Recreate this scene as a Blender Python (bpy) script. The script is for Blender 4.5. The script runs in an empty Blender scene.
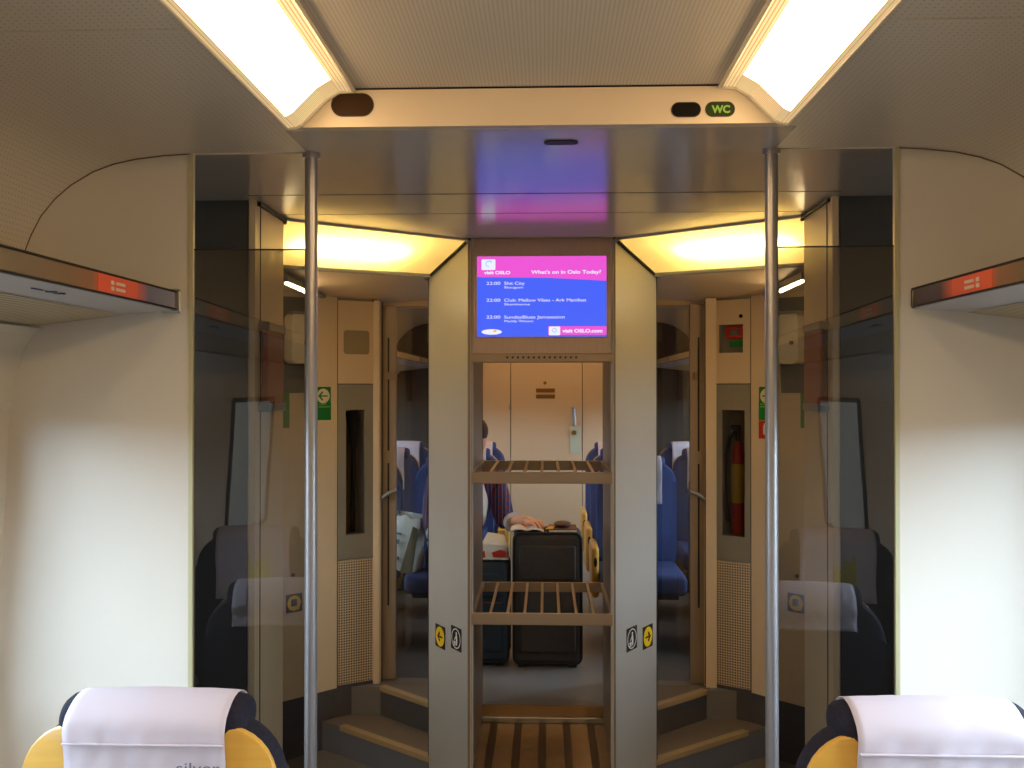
import bpy, bmesh, math, random
from mathutils import Vector, Matrix, Euler
random.seed(7)
C = bpy.context.scene.collection
sc = bpy.context.scene
H = 1.65                      # eye height
F = 950.0                     # focal length in pixels of a 1024 x 768 frame
CX = .016                     # camera stands a little right of the middle
YAW, PITCH = math.atan(34 / F), math.atan(6 / F)
EYE = Vector((CX, 0, H))
R = Euler((math.pi / 2 + PITCH, 0, YAW)).to_matrix()

def at(px, py, Y=None, X=None, Z=None):
    """the point of the place seen at a pixel, on the plane given"""
    d = R @ Vector(((px - 512) / F, -(py - 384) / F, -1))
    if Y is not None: t = Y / d.y
    elif X is not None: t = (X - CX) / d.x
    else: t = (Z - H) / d.z
    return EYE + d * t

# ------------------------------------------------------------------ materials
def lin(c):
    return tuple(((v / 255) / 12.92 if v / 255 <= .04045 else ((v / 255 + .055) / 1.055) ** 2.4) for v in c) + (1,)

def mat(name, col, rough=.5, metal=0., spec=.5, emit=None, strength=1., noise=0., nscale=40., bump=0., bscale=200., coat=0., stretch=None):
    m = bpy.data.materials.new(name); m.use_nodes = True
    nt = m.node_tree; b = nt.nodes['Principled BSDF']
    b.inputs['Base Color'].default_value = lin(col)
    b.inputs['Roughness'].default_value = rough
    b.inputs['Metallic'].default_value = metal
    b.inputs['Specular IOR Level'].default_value = spec
    b.inputs['Coat Weight'].default_value = coat
    b.inputs['Coat Roughness'].default_value = .12
    if emit:
        b.inputs['Emission Color'].default_value = lin(emit)
        b.inputs['Emission Strength'].default_value = strength
    tc = None
    if noise or bump:
        tc = nt.nodes.new('ShaderNodeTexCoord'); mp = nt.nodes.new('ShaderNodeMapping')
        if stretch: mp.inputs['Scale'].default_value = stretch
        nt.links.new(tc.outputs['Object'], mp.inputs['Vector'])
    if noise:
        n = nt.nodes.new('ShaderNodeTexNoise'); n.inputs['Scale'].default_value = nscale; n.inputs['Detail'].default_value = 4
        nt.links.new(mp.outputs[0], n.inputs['Vector'])
        r = nt.nodes.new('ShaderNodeMapRange'); r.inputs['From Min'].default_value = .3; r.inputs['From Max'].default_value = .7
        r.inputs['To Min'].default_value = 1 - noise; r.inputs['To Max'].default_value = 1 + noise
        nt.links.new(n.outputs['Fac'], r.inputs['Value'])
        hs = nt.nodes.new('ShaderNodeHueSaturation'); hs.inputs['Color'].default_value = lin(col)
        nt.links.new(r.outputs[0], hs.inputs['Value']); nt.links.new(hs.outputs[0], b.inputs['Base Color'])
    if bump:
        n = nt.nodes.new('ShaderNodeTexNoise'); n.inputs['Scale'].default_value = bscale
        nt.links.new(mp.outputs[0], n.inputs['Vector'])
        bp = nt.nodes.new('ShaderNodeBump'); bp.inputs['Strength'].default_value = bump; bp.inputs['Distance'].default_value = .002
        nt.links.new(n.outputs['Fac'], bp.inputs['Height']); nt.links.new(bp.outputs[0], b.inputs['Normal'])
    return m

def dots(m, pitch, radius, dark, shift=False):
    """punched round holes on the UV grid (UVs are in metres)"""
    nt = m.node_tree; b = nt.nodes['Principled BSDF']
    uv = nt.nodes.new('ShaderNodeTexCoord')
    sp = nt.nodes.new('ShaderNodeSeparateXYZ'); nt.links.new(uv.outputs['UV'], sp.inputs[0])
    def mth(op, a, b2=None):
        n = nt.nodes.new('ShaderNodeMath'); n.operation = op
        for i, v in enumerate((a, b2)):
            if v is None: continue
            if isinstance(v, (int, float)): n.inputs[i].default_value = v
            else: nt.links.new(v, n.inputs[i])
        return n.outputs[0]
    fx = mth('SUBTRACT', mth('FRACT', mth('DIVIDE', sp.outputs[0], pitch)), .5)
    fy = mth('SUBTRACT', mth('FRACT', mth('DIVIDE', sp.outputs[1], pitch)), .5)
    r2 = mth('ADD', mth('MULTIPLY', fx, fx), mth('MULTIPLY', fy, fy))
    hole = mth('LESS_THAN', r2, (radius / pitch) ** 2)
    mx = nt.nodes.new('ShaderNodeMix'); mx.data_type = 'RGBA'
    mx.inputs['A'].default_value = b.inputs['Base Color'].default_value; mx.inputs['B'].default_value = lin(dark)
    nt.links.new(hole, mx.inputs['Factor']); nt.links.new(mx.outputs['Result'], b.inputs['Base Color'])
    return m

def stripes(m, axis, pitch, frac, dark):
    nt = m.node_tree; b = nt.nodes['Principled BSDF']
    uv = nt.nodes.new('ShaderNodeTexCoord'); sp = nt.nodes.new('ShaderNodeSeparateXYZ'); nt.links.new(uv.outputs['UV'], sp.inputs[0])
    d = nt.nodes.new('ShaderNodeMath'); d.operation = 'DIVIDE'; d.inputs[1].default_value = pitch; nt.links.new(sp.outputs[axis], d.inputs[0])
    f = nt.nodes.new('ShaderNodeMath'); f.operation = 'FRACT'; nt.links.new(d.outputs[0], f.inputs[0])
    l = nt.nodes.new('ShaderNodeMath'); l.operation = 'LESS_THAN'; l.inputs[1].default_value = frac; nt.links.new(f.outputs[0], l.inputs[0])
    mx = nt.nodes.new('ShaderNodeMix'); mx.data_type = 'RGBA'
    mx.inputs['A'].default_value = b.inputs['Base Color'].default_value; mx.inputs['B'].default_value = lin(dark)
    nt.links.new(l.outputs[0], mx.inputs['Factor']); nt.links.new(mx.outputs['Result'], b.inputs['Base Color'])
    return m

def glass(name, tint, refl=.06, rough=.0):
    """thin pane: tinted see-through plus a mirror layer that grows at grazing angles"""
    m = bpy.data.materials.new(name); m.use_nodes = True
    nt = m.node_tree; nt.nodes.clear()
    o = nt.nodes.new('ShaderNodeOutputMaterial'); mx = nt.nodes.new('ShaderNodeMixShader')
    t = nt.nodes.new('ShaderNodeBsdfTransparent'); t.inputs[0].default_value = tuple(tint) + (1,)
    g = nt.nodes.new('ShaderNodeBsdfGlossy'); g.inputs['Roughness'].default_value = rough
    fr = nt.nodes.new('ShaderNodeLayerWeight'); fr.inputs[0].default_value = .25
    mr = nt.nodes.new('ShaderNodeMapRange'); mr.inputs['To Min'].default_value = refl; mr.inputs['To Max'].default_value = .6
    nt.links.new(fr.outputs['Fresnel'], mr.inputs['Value']); nt.links.new(mr.outputs[0], mx.inputs[0])
    nt.links.new(t.outputs[0], mx.inputs[1]); nt.links.new(g.outputs[0], mx.inputs[2]); nt.links.new(mx.outputs[0], o.inputs[0])
    return m

M = dict(
    cream=mat('cream laminate', (214, 206, 192), .32, noise=.02, nscale=3),
    partition=mat('white partition laminate', (226, 220, 210), .28, noise=.012, nscale=2),
    saloon_ceiling=dots(mat('perforated ceiling', (226, 214, 196), .34), .013, .0018, (178, 168, 152)),
    ribbed=stripes(mat('ribbed ceiling', (212, 200, 182), .5), 0, .008, .35, (196, 184, 166)),
    vest_ceiling=mat('satin ceiling sheet', (204, 196, 188), .17, .22, noise=.02, nscale=2),
    beam=mat('beam cream paint', (206, 190, 168), .4, noise=.01, nscale=4),
    pale_frame=mat('pale lamp frame', (226, 214, 190), .35),
    ribs=stripes(mat('ribbed lamp border', (235, 222, 190), .35, emit=(255, 214, 150), strength=.55), 0, .0075, .4, (120, 98, 64)),
    lamp=mat('lit saloon diffuser', (255, 250, 235), .5, emit=(255, 213, 154), strength=9.5),
    vlamp=mat('vestibule lamp tube', (255, 250, 235), .5, emit=(255, 214, 120), strength=135),
    strip=mat('lit strip lamp', (255, 250, 235), .5, emit=(255, 225, 170), strength=45),
    tower=mat('grey green satin metal', (186, 185, 180), .34, .12, noise=.02, nscale=3),
    header=mat('brushed header steel', (168, 148, 138), .34, .5, noise=.06, nscale=8, stretch=(60, 1, 1)),
    rackbar=mat('warm grey rack metal', (166, 146, 124), .35, .25),
    rackin=mat('rack inner side', (150, 128, 102), .38, .2),
    rackbase=mat('brown rack base', (172, 140, 100), .25, .3, noise=.05, nscale=14),
    darkpanel=mat('dark grey panel', (76, 74, 72), .4, noise=.03, nscale=3),
    beige=mat('beige wall panel', (234, 208, 168), .38, noise=.02, nscale=3),
    cab_grey=mat('grey cabinet panel', (150, 142, 124), .4),
    grille=dots(mat('perforated grille', (228, 204, 168), .42, .2), .0122, .0036, (28, 24, 22)),
    kick=mat('dark plinth', (84, 80, 80), .45, noise=.05, nscale=30),
    tread=mat('speckled tread', (124, 112, 100), .5, noise=.12, nscale=300),
    riser=mat('blue grey riser', (112, 116, 126), .45),
    nosing=mat('tan step edging', (176, 152, 112), .45),
    floor=mat('speckled floor', (122, 116, 110), .35, noise=.12, nscale=260),
    chrome=mat('satin pole steel', (172, 170, 174), .3, .8),
    metal=mat('grey metal', (160, 160, 160), .3, .8),
    edge=mat('pale edge strip', (206, 200, 160), .3, .3),
    black=mat('black rubber', (18, 17, 17), .5),
    groove=mat('dark joint', (44, 38, 32), .6),
    dark=mat('dark recess', (16, 13, 11), .6, spec=.1),
    wood=mat('yellow birch', (206, 158, 66), .3, noise=.06, nscale=6, stretch=(1, 1, 14), coat=.3),
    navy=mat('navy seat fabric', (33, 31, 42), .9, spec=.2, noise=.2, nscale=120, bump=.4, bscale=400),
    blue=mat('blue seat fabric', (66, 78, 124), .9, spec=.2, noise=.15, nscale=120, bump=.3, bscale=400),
    cloth=mat('white headrest cloth', (198, 188, 198), .85, spec=.2, bump=.2, bscale=30),
    print_grey=mat('grey print', (108, 106, 128), .8),
    orange=mat('orange number panel', (236, 92, 14), .3),
    amber=mat('amber brown panel', (148, 104, 44), .3),
    slateblue=mat('slate blue panel', (92, 98, 118), .25),
    stripdark=mat('dark glossy strip', (66, 58, 48), .12, .1, coat=.6),
    lip=mat('pale grey rack lip', (182, 184, 192), .35, .3),
    slats=stripes(mat('fine slatted base', (196, 180, 150), .45), 1, .022, .35, (128, 110, 84)),
    white=mat('white', (240, 240, 238), .5),
    green=mat('green sign', (10, 122, 44), .4), palegreen=mat('pale green print', (120, 180, 110), .4),
    ivory=mat('ivory sign', (240, 226, 190), .4),
    red=mat('red paint', (196, 40, 26), .35), yellow=mat('yellow sign', (250, 206, 10), .4),
    label_yellow=mat('yellow label', (206, 160, 30), .4),
    maroon=mat('red brown panel', (160, 84, 56), .4, noise=.06, nscale=10),
    brass=mat('brass plate', (130, 96, 40), .35, .5), plate=mat('pale green plate', (186, 196, 178), .35),
    brownwall=mat('dark brown end panel', (66, 54, 42), .4),
    screen_blue=mat('screen blue', (0, 0, 0), .4, emit=(66, 98, 250), strength=1.0),
    screen_pink=mat('screen pink', (0, 0, 0), .4, emit=(238, 84, 214), strength=1.0),
    screen_white=mat('screen white', (0, 0, 0), .4, emit=(238, 240, 255), strength=1.0),
    screen_cyan=mat('screen cyan', (0, 0, 0), .4, emit=(120, 200, 245), strength=1.0),
    screen_orange=mat('screen orange', (0, 0, 0), .4, emit=(250, 190, 130), strength=1.0),
    wc=mat('dim green display', (0, 0, 0), .4, emit=(120, 160, 30), strength=1.0),
    wc_back=mat('dark green display', (22, 26, 8), .5, spec=.1, emit=(46, 54, 10), strength=.7),
    amberwin=mat('dark amber window', (52, 32, 14), .5, spec=.1),
    skin=mat('skin', (222, 160, 120), .5), hair=mat('brown hair', (70, 46, 28), .7),
    lips=mat('lip colour', (170, 90, 80), .5), eye=mat('eye', (40, 32, 30), .2),
    jeans=mat('blue jeans', (52, 66, 112), .85, noise=.15, nscale=80), shoe=mat('dark shoe', (36, 32, 30), .5),
    shirtwhite=mat('white undershirt', (226, 216, 206), .8), cuff=mat('grey cuff', (188, 182, 178), .8),
    case=mat('black luggage fabric', (50, 43, 39), .75, noise=.2, nscale=150), tealcase=mat('dark teal luggage fabric', (34, 46, 56), .7, noise=.2, nscale=150),
    caseedge=mat('luggage piping', (16, 16, 18), .5), zip=mat('brown trim', (110, 74, 44), .5),
    page=mat('paper', (226, 214, 196), .7), darkcover=mat('dark red cover', (84, 48, 38), .5), coveryellow=mat('yellow edge', (226, 160, 40), .5),
    bagwhite=mat('white bag paper', (226, 224, 208), .6, bump=.5, bscale=25), bagred=mat('red print', (196, 44, 30), .6),
    bagolive=mat('olive bag side', (128, 118, 88), .65, bump=.5, bscale=25), bagprint=mat('blue green print', (92, 124, 140), .6), carton=mat('yellow carton', (236, 190, 90), .6),
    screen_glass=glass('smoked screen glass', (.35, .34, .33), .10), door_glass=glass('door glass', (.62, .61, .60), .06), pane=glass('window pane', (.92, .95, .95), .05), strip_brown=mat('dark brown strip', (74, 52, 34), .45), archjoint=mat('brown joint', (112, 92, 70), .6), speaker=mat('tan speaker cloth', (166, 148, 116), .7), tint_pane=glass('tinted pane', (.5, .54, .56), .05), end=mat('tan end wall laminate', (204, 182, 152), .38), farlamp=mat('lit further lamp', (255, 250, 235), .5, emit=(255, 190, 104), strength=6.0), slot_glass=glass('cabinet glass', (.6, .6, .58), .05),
    tag=mat('yellow green paper', (190, 205, 50), .6), window_frame=mat('window frame rubber', (50, 50, 52), .5),
    ochre=mat('yellow printed patch', (190, 182, 84), .8),
)
def translucent(name, col):
    m = bpy.data.materials.new(name); m.use_nodes = True; nt = m.node_tree; nt.nodes.clear()
    o = nt.nodes.new('ShaderNodeOutputMaterial'); t = nt.nodes.new('ShaderNodeBsdfTranslucent'); d = nt.nodes.new('ShaderNodeBsdfDiffuse'); mx = nt.nodes.new('ShaderNodeMixShader')
    t.inputs[0].default_value = lin(col); d.inputs[0].default_value = lin(col); mx.inputs[0].default_value = .7
    nt.links.new(d.outputs[0], mx.inputs[1]); nt.links.new(t.outputs[0], mx.inputs[2]); nt.links.new(mx.outputs[0], o.inputs[0]); return m
M['opal'] = translucent('opal diffuser', (252, 244, 224))
def plaid():
    m = mat('dark red plaid', (110, 28, 40), .85); nt = m.node_tree; b = nt.nodes['Principled BSDF']
    tc = nt.nodes.new('ShaderNodeTexCoord'); sp = nt.nodes.new('ShaderNodeSeparateXYZ'); nt.links.new(tc.outputs['Object'], sp.inputs[0])
    col = None; prev = lin((112, 26, 40))
    for ax, k, c in ((0, 26, (44, 40, 84)), (2, 26, (52, 44, 88)), (0, 52, (150, 120, 120))):
        mm = nt.nodes.new('ShaderNodeMath'); mm.operation = 'MULTIPLY'; mm.inputs[1].default_value = k; nt.links.new(sp.outputs[ax], mm.inputs[0])
        f = nt.nodes.new('ShaderNodeMath'); f.operation = 'FRACT'; nt.links.new(mm.outputs[0], f.inputs[0])
        l = nt.nodes.new('ShaderNodeMath'); l.operation = 'LESS_THAN'; l.inputs[1].default_value = .45 if k == 26 else .12; nt.links.new(f.outputs[0], l.inputs[0])
        mx = nt.nodes.new('ShaderNodeMix'); mx.data_type = 'RGBA'; mx.inputs['B'].default_value = lin(c)
        if col: nt.links.new(col, mx.inputs['A'])
        else: mx.inputs['A'].default_value = prev
        nt.links.new(l.outputs[0], mx.inputs['Factor']); col = mx.outputs['Result']
    nt.links.new(col, b.inputs['Base Color']); return m
M['plaid'] = plaid()

# ------------------------------------------------------------------ mesh helpers
class MB:
    def __init__(s): s.b = bmesh.new(); s.uv = None
    def box(s, x0, x1, y0, y1, z0, z1, bev=0, seg=2):
        r = bmesh.ops.create_cube(s.b, size=1); v = r['verts']
        for p in v: p.co = Vector((x0 + (p.co.x + .5) * (x1 - x0), y0 + (p.co.y + .5) * (y1 - y0), z0 + (p.co.z + .5) * (z1 - z0)))
        if bev:
            e = list({e for p in v for e in p.link_edges})
            bmesh.ops.bevel(s.b, geom=e, offset=bev, segments=seg, profile=.5, affect='EDGES')
        return s
    def prism(s, pts, a, b, plane='xy', bev=0):
        """extrude an outline; plane gives the axes of the 2D points, a..b the third axis"""
        f = {'xy': lambda u, v, w: (u, v, w), 'xz': lambda u, v, w: (u, w, v), 'yz': lambda u, v, w: (w, u, v)}[plane]
        lo = [s.b.verts.new(f(u, v, a)) for u, v in pts]; hi = [s.b.verts.new(f(u, v, b)) for u, v in pts]
        n = len(pts); fs = [s.b.faces.new(lo), s.b.faces.new(hi[::-1])]
        for i in range(n): fs.append(s.b.faces.new((lo[i], hi[i], hi[(i + 1) % n], lo[(i + 1) % n])))
        if bev:
            e = [e for fc in fs[:2] for e in fc.edges]
            bmesh.ops.bevel(s.b, geom=e, offset=bev, segments=2, profile=.5, affect='EDGES')
        return s
    def slab(s, poly3, n, t):
        """a flat 3D polygon given thickness t along n"""
        n = Vector(n).normalized() * t
        lo = [s.b.verts.new(Vector(p)) for p in poly3]; hi = [s.b.verts.new(Vector(p) + n) for p in poly3]
        k = len(lo); s.b.faces.new(lo); s.b.faces.new(hi[::-1])
        for i in range(k): s.b.faces.new((lo[i], hi[i], hi[(i + 1) % k], lo[(i + 1) % k]))
        return s
    def sweep(s, prof, y0, y1, ny=1):
        """profile of (x, z) drawn along Y, with UVs in metres"""
        L = s.b.loops.layers.uv.verify()
        u = [0]
        for i in range(1, len(prof)): u.append(u[-1] + math.dist(prof[i], prof[i - 1]))
        rows = [[s.b.verts.new((x, y0 + (y1 - y0) * j / ny, z)) for x, z in prof] for j in range(ny + 1)]
        for j in range(ny):
            for i in range(len(prof) - 1):
                f = s.b.faces.new((rows[j][i], rows[j][i + 1], rows[j + 1][i + 1], rows[j + 1][i]))
                vv = (y0 + (y1 - y0) * j / ny, y0 + (y1 - y0) * (j + 1) / ny)
                for lp, q in zip(f.loops, ((u[i], vv[0]), (u[i + 1], vv[0]), (u[i + 1], vv[1]), (u[i], vv[1]))): lp[L].uv = q
        return s
    def quad(s, a, b, c, d):
        L = s.b.loops.layers.uv.verify()
        f = s.b.faces.new([s.b.verts.new(Vector(p)) for p in (a, b, c, d)])
        w = (Vector(b) - Vector(a)).length; h = (Vector(d) - Vector(a)).length
        for lp, q in zip(f.loops, ((0, 0), (w, 0), (w, h), (0, h))): lp[L].uv = q
        return s
    def tube(s, pts, r, seg=12, cap=True):
        pts = [Vector(p) for p in pts]; rings = []
        rr = r if isinstance(r, (list, tuple)) else [r] * len(pts)
        up = None
        for i, p in enumerate(pts):
            d = (pts[min(i + 1, len(pts) - 1)] - pts[max(i - 1, 0)]).normalized()
            if up is None: up = d.orthogonal().normalized()
            up = (up - d * up.dot(d)).normalized(); w = d.cross(up)
            rings.append([s.b.verts.new(p + (up * math.cos(a) + w * math.sin(a)) * rr[i]) for a in [2 * math.pi * k / seg for k in range(seg)]])
        for a, b in zip(rings, rings[1:]):
            for k in range(seg): s.b.faces.new((a[k], a[(k + 1) % seg], b[(k + 1) % seg], b[k]))
        if cap: s.b.faces.new(rings[0][::-1]); s.b.faces.new(rings[-1])
        return s
    def ball(s, c, r, seg=14):
        q = bmesh.ops.create_uvsphere(s.b, u_segments=seg, v_segments=seg // 2 + 2, radius=1)
        r = r if isinstance(r, (tuple, list)) else (r,) * 3
        for v in q['verts']: v.co = Vector((c[0] + v.co.x * r[0], c[1] + v.co.y * r[1], c[2] + v.co.z * r[2]))
        return s

PM = {}
def props(o, label=None, cat=None, group=None, kind=None):
    if label: o['label'] = label
    if cat: o['category'] = cat
    if group: o['group'] = group
    if kind: o['kind'] = kind
    return o
def wm(o): return PM.get(o.name, Matrix())
def obj(name, mb, m, parent=None, smooth=False, local=False, label=None):
    """link a mesh as one object; built in world space unless local"""
    b = mb.b
    bmesh.ops.recalc_face_normals(b, faces=b.faces)
    me = bpy.data.meshes.new(name)
    M0 = Matrix()
    if parent is not None:
        if not local: b.transform(wm(parent).inverted())
    elif not local:
        xs = [v.co for v in b.verts]
        c = Vector((sum(v.x for v in xs) / len(xs), sum(v.y for v in xs) / len(xs), min(v.z for v in xs)))
        M0 = Matrix.Translation(c); b.transform(M0.inverted())
    b.to_mesh(me); b.free()
    for p in me.polygons: p.use_smooth = smooth
    me.materials.append(M[m] if isinstance(m, str) else m)
    o = bpy.data.objects.new(name, me); C.objects.link(o)
    if parent is not None: o.parent = parent; PM[o.name] = wm(parent) @ M0
    else: o.matrix_world = M0; PM[o.name] = M0.copy()
    if label: o['label'] = label
    if smooth:
        for e in me.edges: pass
        try:
            me.set_sharp_from_angle(angle=math.radians(40))
        except Exception: pass
    return o
def struct(name, mb, m, parent=None, smooth=False):
    o = obj(name, mb, m, parent, smooth)
    if parent is None: o['kind'] = 'structure'
    return o
def thing(name, label, cat, loc=(0, 0, 0), group=None, mtx=None, kind=None):
    o = bpy.data.objects.new(name, None); C.objects.link(o); o.empty_display_size = .1
    m = mtx if mtx is not None else Matrix.Translation(Vector(loc))
    o.matrix_world = m; PM[o.name] = m.copy()
    return props(o, label, cat, group, kind)
def facing(p, n):
    """frame on a wall: x to the right, y up, z out of the wall, for someone facing it"""
    n = Vector(n).normalized(); up = Vector((0, 0, 1)); x = up.cross(n).normalized(); up = n.cross(x)
    m = Matrix((x, up, n)).transposed().to_4x4(); m.translation = Vector(p); return m
def dup(root, mtx, label=None, group=None, cat=None):
    r = root.copy(); C.objects.link(r); r.matrix_world = mtx; PM[r.name] = mtx.copy()
    if label: r['label'] = label
    if group: r['group'] = group
    for ch in list(root.children):
        c = ch.copy(); C.objects.link(c); c.parent = r; PM[c.name] = mtx.copy()
        for g in ch.children:
            d = g.copy(); C.objects.link(d); d.parent = c
    return r
def circle(cx, cy, r, n=28, ry=None): return [(cx + r * math.cos(2 * math.pi * k / n), cy + (ry or r) * math.sin(2 * math.pi * k / n)) for k in range(n)]
def rrect(x0, x1, y0, y1, r, n=5):
    o = []
    for cx, cy, a in ((x1 - r, y1 - r, 0), (x0 + r, y1 - r, 90), (x0 + r, y0 + r, 180), (x1 - r, y0 + r, 270)):
        for k in range(n + 1):
            t = math.radians(a + 90 * k / n); o.append((cx + r * math.cos(t), cy + r * math.sin(t)))
    return o
def ring(mb, cx, cy, r0, r1, z0, z1, n=28):
    a, b = circle(cx, cy, r0, n), circle(cx, cy, r1, n)
    for k in range(n): mb.prism([a[k], b[k], b[(k + 1) % n], a[(k + 1) % n]], z0, z1)
    return mb
def text(name, s, size, x, y, m, parent, z=.001, align='LEFT', bold=0, wid=None):
    cu = bpy.data.curves.new(name, 'FONT'); cu.body = s; cu.size = size; cu.align_x = align; cu.extrude = .0003; cu.offset = bold
    t = bpy.data.objects.new('tmp', cu); C.objects.link(t)
    bpy.context.view_layer.update()
    me = bpy.data.meshes.new_from_object(t.evaluated_get(bpy.context.evaluated_depsgraph_get()))
    bpy.data.objects.remove(t)
    k = 1
    if wid:
        xs = [v.co.x for v in me.vertices]; k = wid / (max(xs) - min(xs))
    for v in me.vertices: v.co = Vector((v.co.x * k + x, v.co.y + y, v.co.z + z))
    me.materials.clear(); me.materials.append(M[m]); me.name = name
    o = bpy.data.objects.new(name, me); C.objects.link(o); o.parent = parent; PM[o.name] = wm(parent)
    return o

# ------------------------------------------------------------------ main measures (metres)
YP = 2.28            # partition between the saloon and the vestibule
ZC = 2.226           # flat ceiling
YB = 2.06            # front of the ceiling beam
ZR = 2.31            # recessed middle ceiling
XP = .845            # inner edge of the partitions
XO = 1.40
YR0, YR1 = 3.60, 4.19  # luggage rack front and back
ZF = .26             # raised floor
YE = 8.0             # end wall of the further saloon
COVE = [(.53, ZC + .0005), (.563, ZC + .0003), (.845, ZC), (.915, ZC - .004), (.985, ZC - .012), (1.04, ZC - .024), (1.09, ZC - .042), (1.145, ZC - .074), (1.185, ZC - .108), (1.22, ZC - .15), (1.245, ZC - .198), (1.262, ZC - .242)]
SIDE = [(1.262, ZC - .242), (1.27, 1.88), (1.255, 1.83), (1.215, 1.80), (1.235, 1.785), (1.262, 1.74), (1.282, 1.67), (1.288, 1.62)]
LOWER = [(1.295, 1.60), (1.305, 1.40), (1.322, 1.15), (1.335, .90)]
BASE = [(1.335, .90), (1.36, .70), (1.36, 0.0)]
WTOP = [(1.288, 1.62), (1.295, 1.60)]

# ------------------------------------------------------------------ floors and steps
struct('floor', MB().box(-1.45, 1.45, -3.0, 4.4, -.05, 0), 'floor')
fl = MB()
fl.prism([(-.507, 4.205), (-.27, 4.2), (.27, 4.2), (.507, 4.205), (.758, 4.43), (1.45, 4.43), (1.45, YE + .1), (-1.45, YE + .1), (-1.45, 4.43), (-.758, 4.43)], -.05, ZF)
struct('floor_raised', fl, 'floor')
struct('trim_floor_edge', MB().box(-.267, .267, 4.191, 4.202, .16, ZF + .001), 'rackbase')
for s, nm in ((-1, 'left'), (1, 'right')):
    t = thing('vestibule_steps', f'two dark steps with tan edging on the {nm} side of the luggage rack', 'steps', (s * .7, 4.2, 0), 'steps up to the further saloon')
    P = [(-.467, 3.92), (-.91, 4.27), (-1.02, 4.34), (-.90, 4.43), (-.758, 4.43), (-.507, 4.205), (-.30, 4.02)]
    P = [(x * -s, y) for x, y in P]
    Q = [(-.507, 4.205), (-.758, 4.43), (-.80, 4.5), (-.30, 4.5), (-.30, 4.04)]
    Q = [(x * -s, y) for x, y in Q]
    obj('riser', MB().prism(P, 0, .118), 'riser', t)
    def inset(P, d):  # front edge run kept, slight overhang
        return P
    obj('tread', MB().prism(P, .118, .13), 'tread', t)
    obj('riser', MB().prism(Q, .13, .247), 'riser', t)
    obj('tread', MB().prism(Q, .247, ZF + .002), 'tread', t)
    for (a, b, z) in (((-.462, 3.915), (-.912, 4.27), .13), ((-.502, 4.20), (-.758, 4.43), ZF)):
        a, b = Vector((a[0] * -s, a[1], 0)), Vector((b[0] * -s, b[1], 0))
        d = (b - a).normalized(); n = Vector((-d.y, d.x, 0))
        if n.y < 0: n = -n
        mb = MB().slab([a - n * .006 + Vector((0, 0, z - .016)), b - n * .006 + Vector((0, 0, z - .016)), b + n * .03 + Vector((0, 0, z - .016)), a + n * .03 + Vector((0, 0, z - .016))], (0, 0, 1), .021)
        obj('nosing', mb, 'nosing', t)

# ------------------------------------------------------------------ saloon shell
WIN = [(-.95, .0), (1.08, 2.16)]          # windows of the near saloon along Y
WIN2 = [(4.75, 5.75), (6.0, 6.95), (7.15, 7.85)]
def side_wall(name, s, y0, y1, wins):
    mb = MB(); f = lambda pr: [(s * x, z) for x, z in pr]
    mb.sweep(f(SIDE), y0, y1); mb.sweep(f(BASE), y0, y1)
    mb.sweep(f(WTOP), y0, y1)
    y = y0
    for a, b in wins:
        mb.sweep(f(LOWER), y, a); y = b
    mb.sweep(f(LOWER), y, y1)
    return struct(name, mb, 'cream')
wn = 0
for s, nm in ((-1, 'left'), (1, 'right')):
    side_wall(f'wall_{nm}', s, -3.0, YP + .03, WIN)
    side_wall(f'wall_{nm}_further', s, 4.5, YE, WIN2)
    f = lambda pr: [(s * x, z) for x, z in pr]
    for a, b in WIN + WIN2:
        wn += 1
        w = thing(f'window_{wn}', None, None, (s * 1.34, (a + b) / 2, .9), kind='structure')
        mb = MB().sweep([(s * (x + .004), z) for x, z in LOWER], a, b)
        obj('pane', mb, 'pane' if a < 4 else 'tint_pane', w)
        fr = MB()
        for yy in (a, b):
            fr.tube([(s * (x - .004), yy, z) for x, z in LOWER], .012, 8)
        for x, z in (LOWER[0], LOWER[-1]): fr.tube([(s * (x - .004), a, z), (s * (x - .004), b, z)], .012, 8)
        obj('window_frame', fr, 'window_frame', w)
    struct(f'ceiling_{nm}', MB().sweep(f(COVE), -3.0, YP), 'saloon_ceiling', smooth=True)
    struct(f'ceiling_{nm}_further', MB().sweep(f(COVE), 4.5, YE), 'saloon_ceiling', smooth=True)
    struct(f'trim_ceiling_{nm}', MB().box(s * .57, s * 1.0, 1.492, 1.498, ZC - .0015, ZC + .01), 'pale_frame')
struct('ceiling', MB().sweep([(-.412, ZR), (.412, ZR)], -3.0, YB), 'ribbed')
struct('ceiling_further', MB().sweep([(-.412, ZR), (.412, ZR)], 4.5, YE), 'ribbed')
for s, nm in ((-1, 'left'), (1, 'right')):
    struct(f'wall_{nm}_outer', MB().box(s * 1.47, s * 1.50, -3.05, YE + .1, 1.98, ZR + .1).box(s * 1.47, s * 1.50, -3.05, YE + .1, -.05, .80), 'darkpanel')
struct('wall_back', MB().box(-1.45, 1.45, -3.06, -3.0, 0, 2.4), 'cream')

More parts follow.
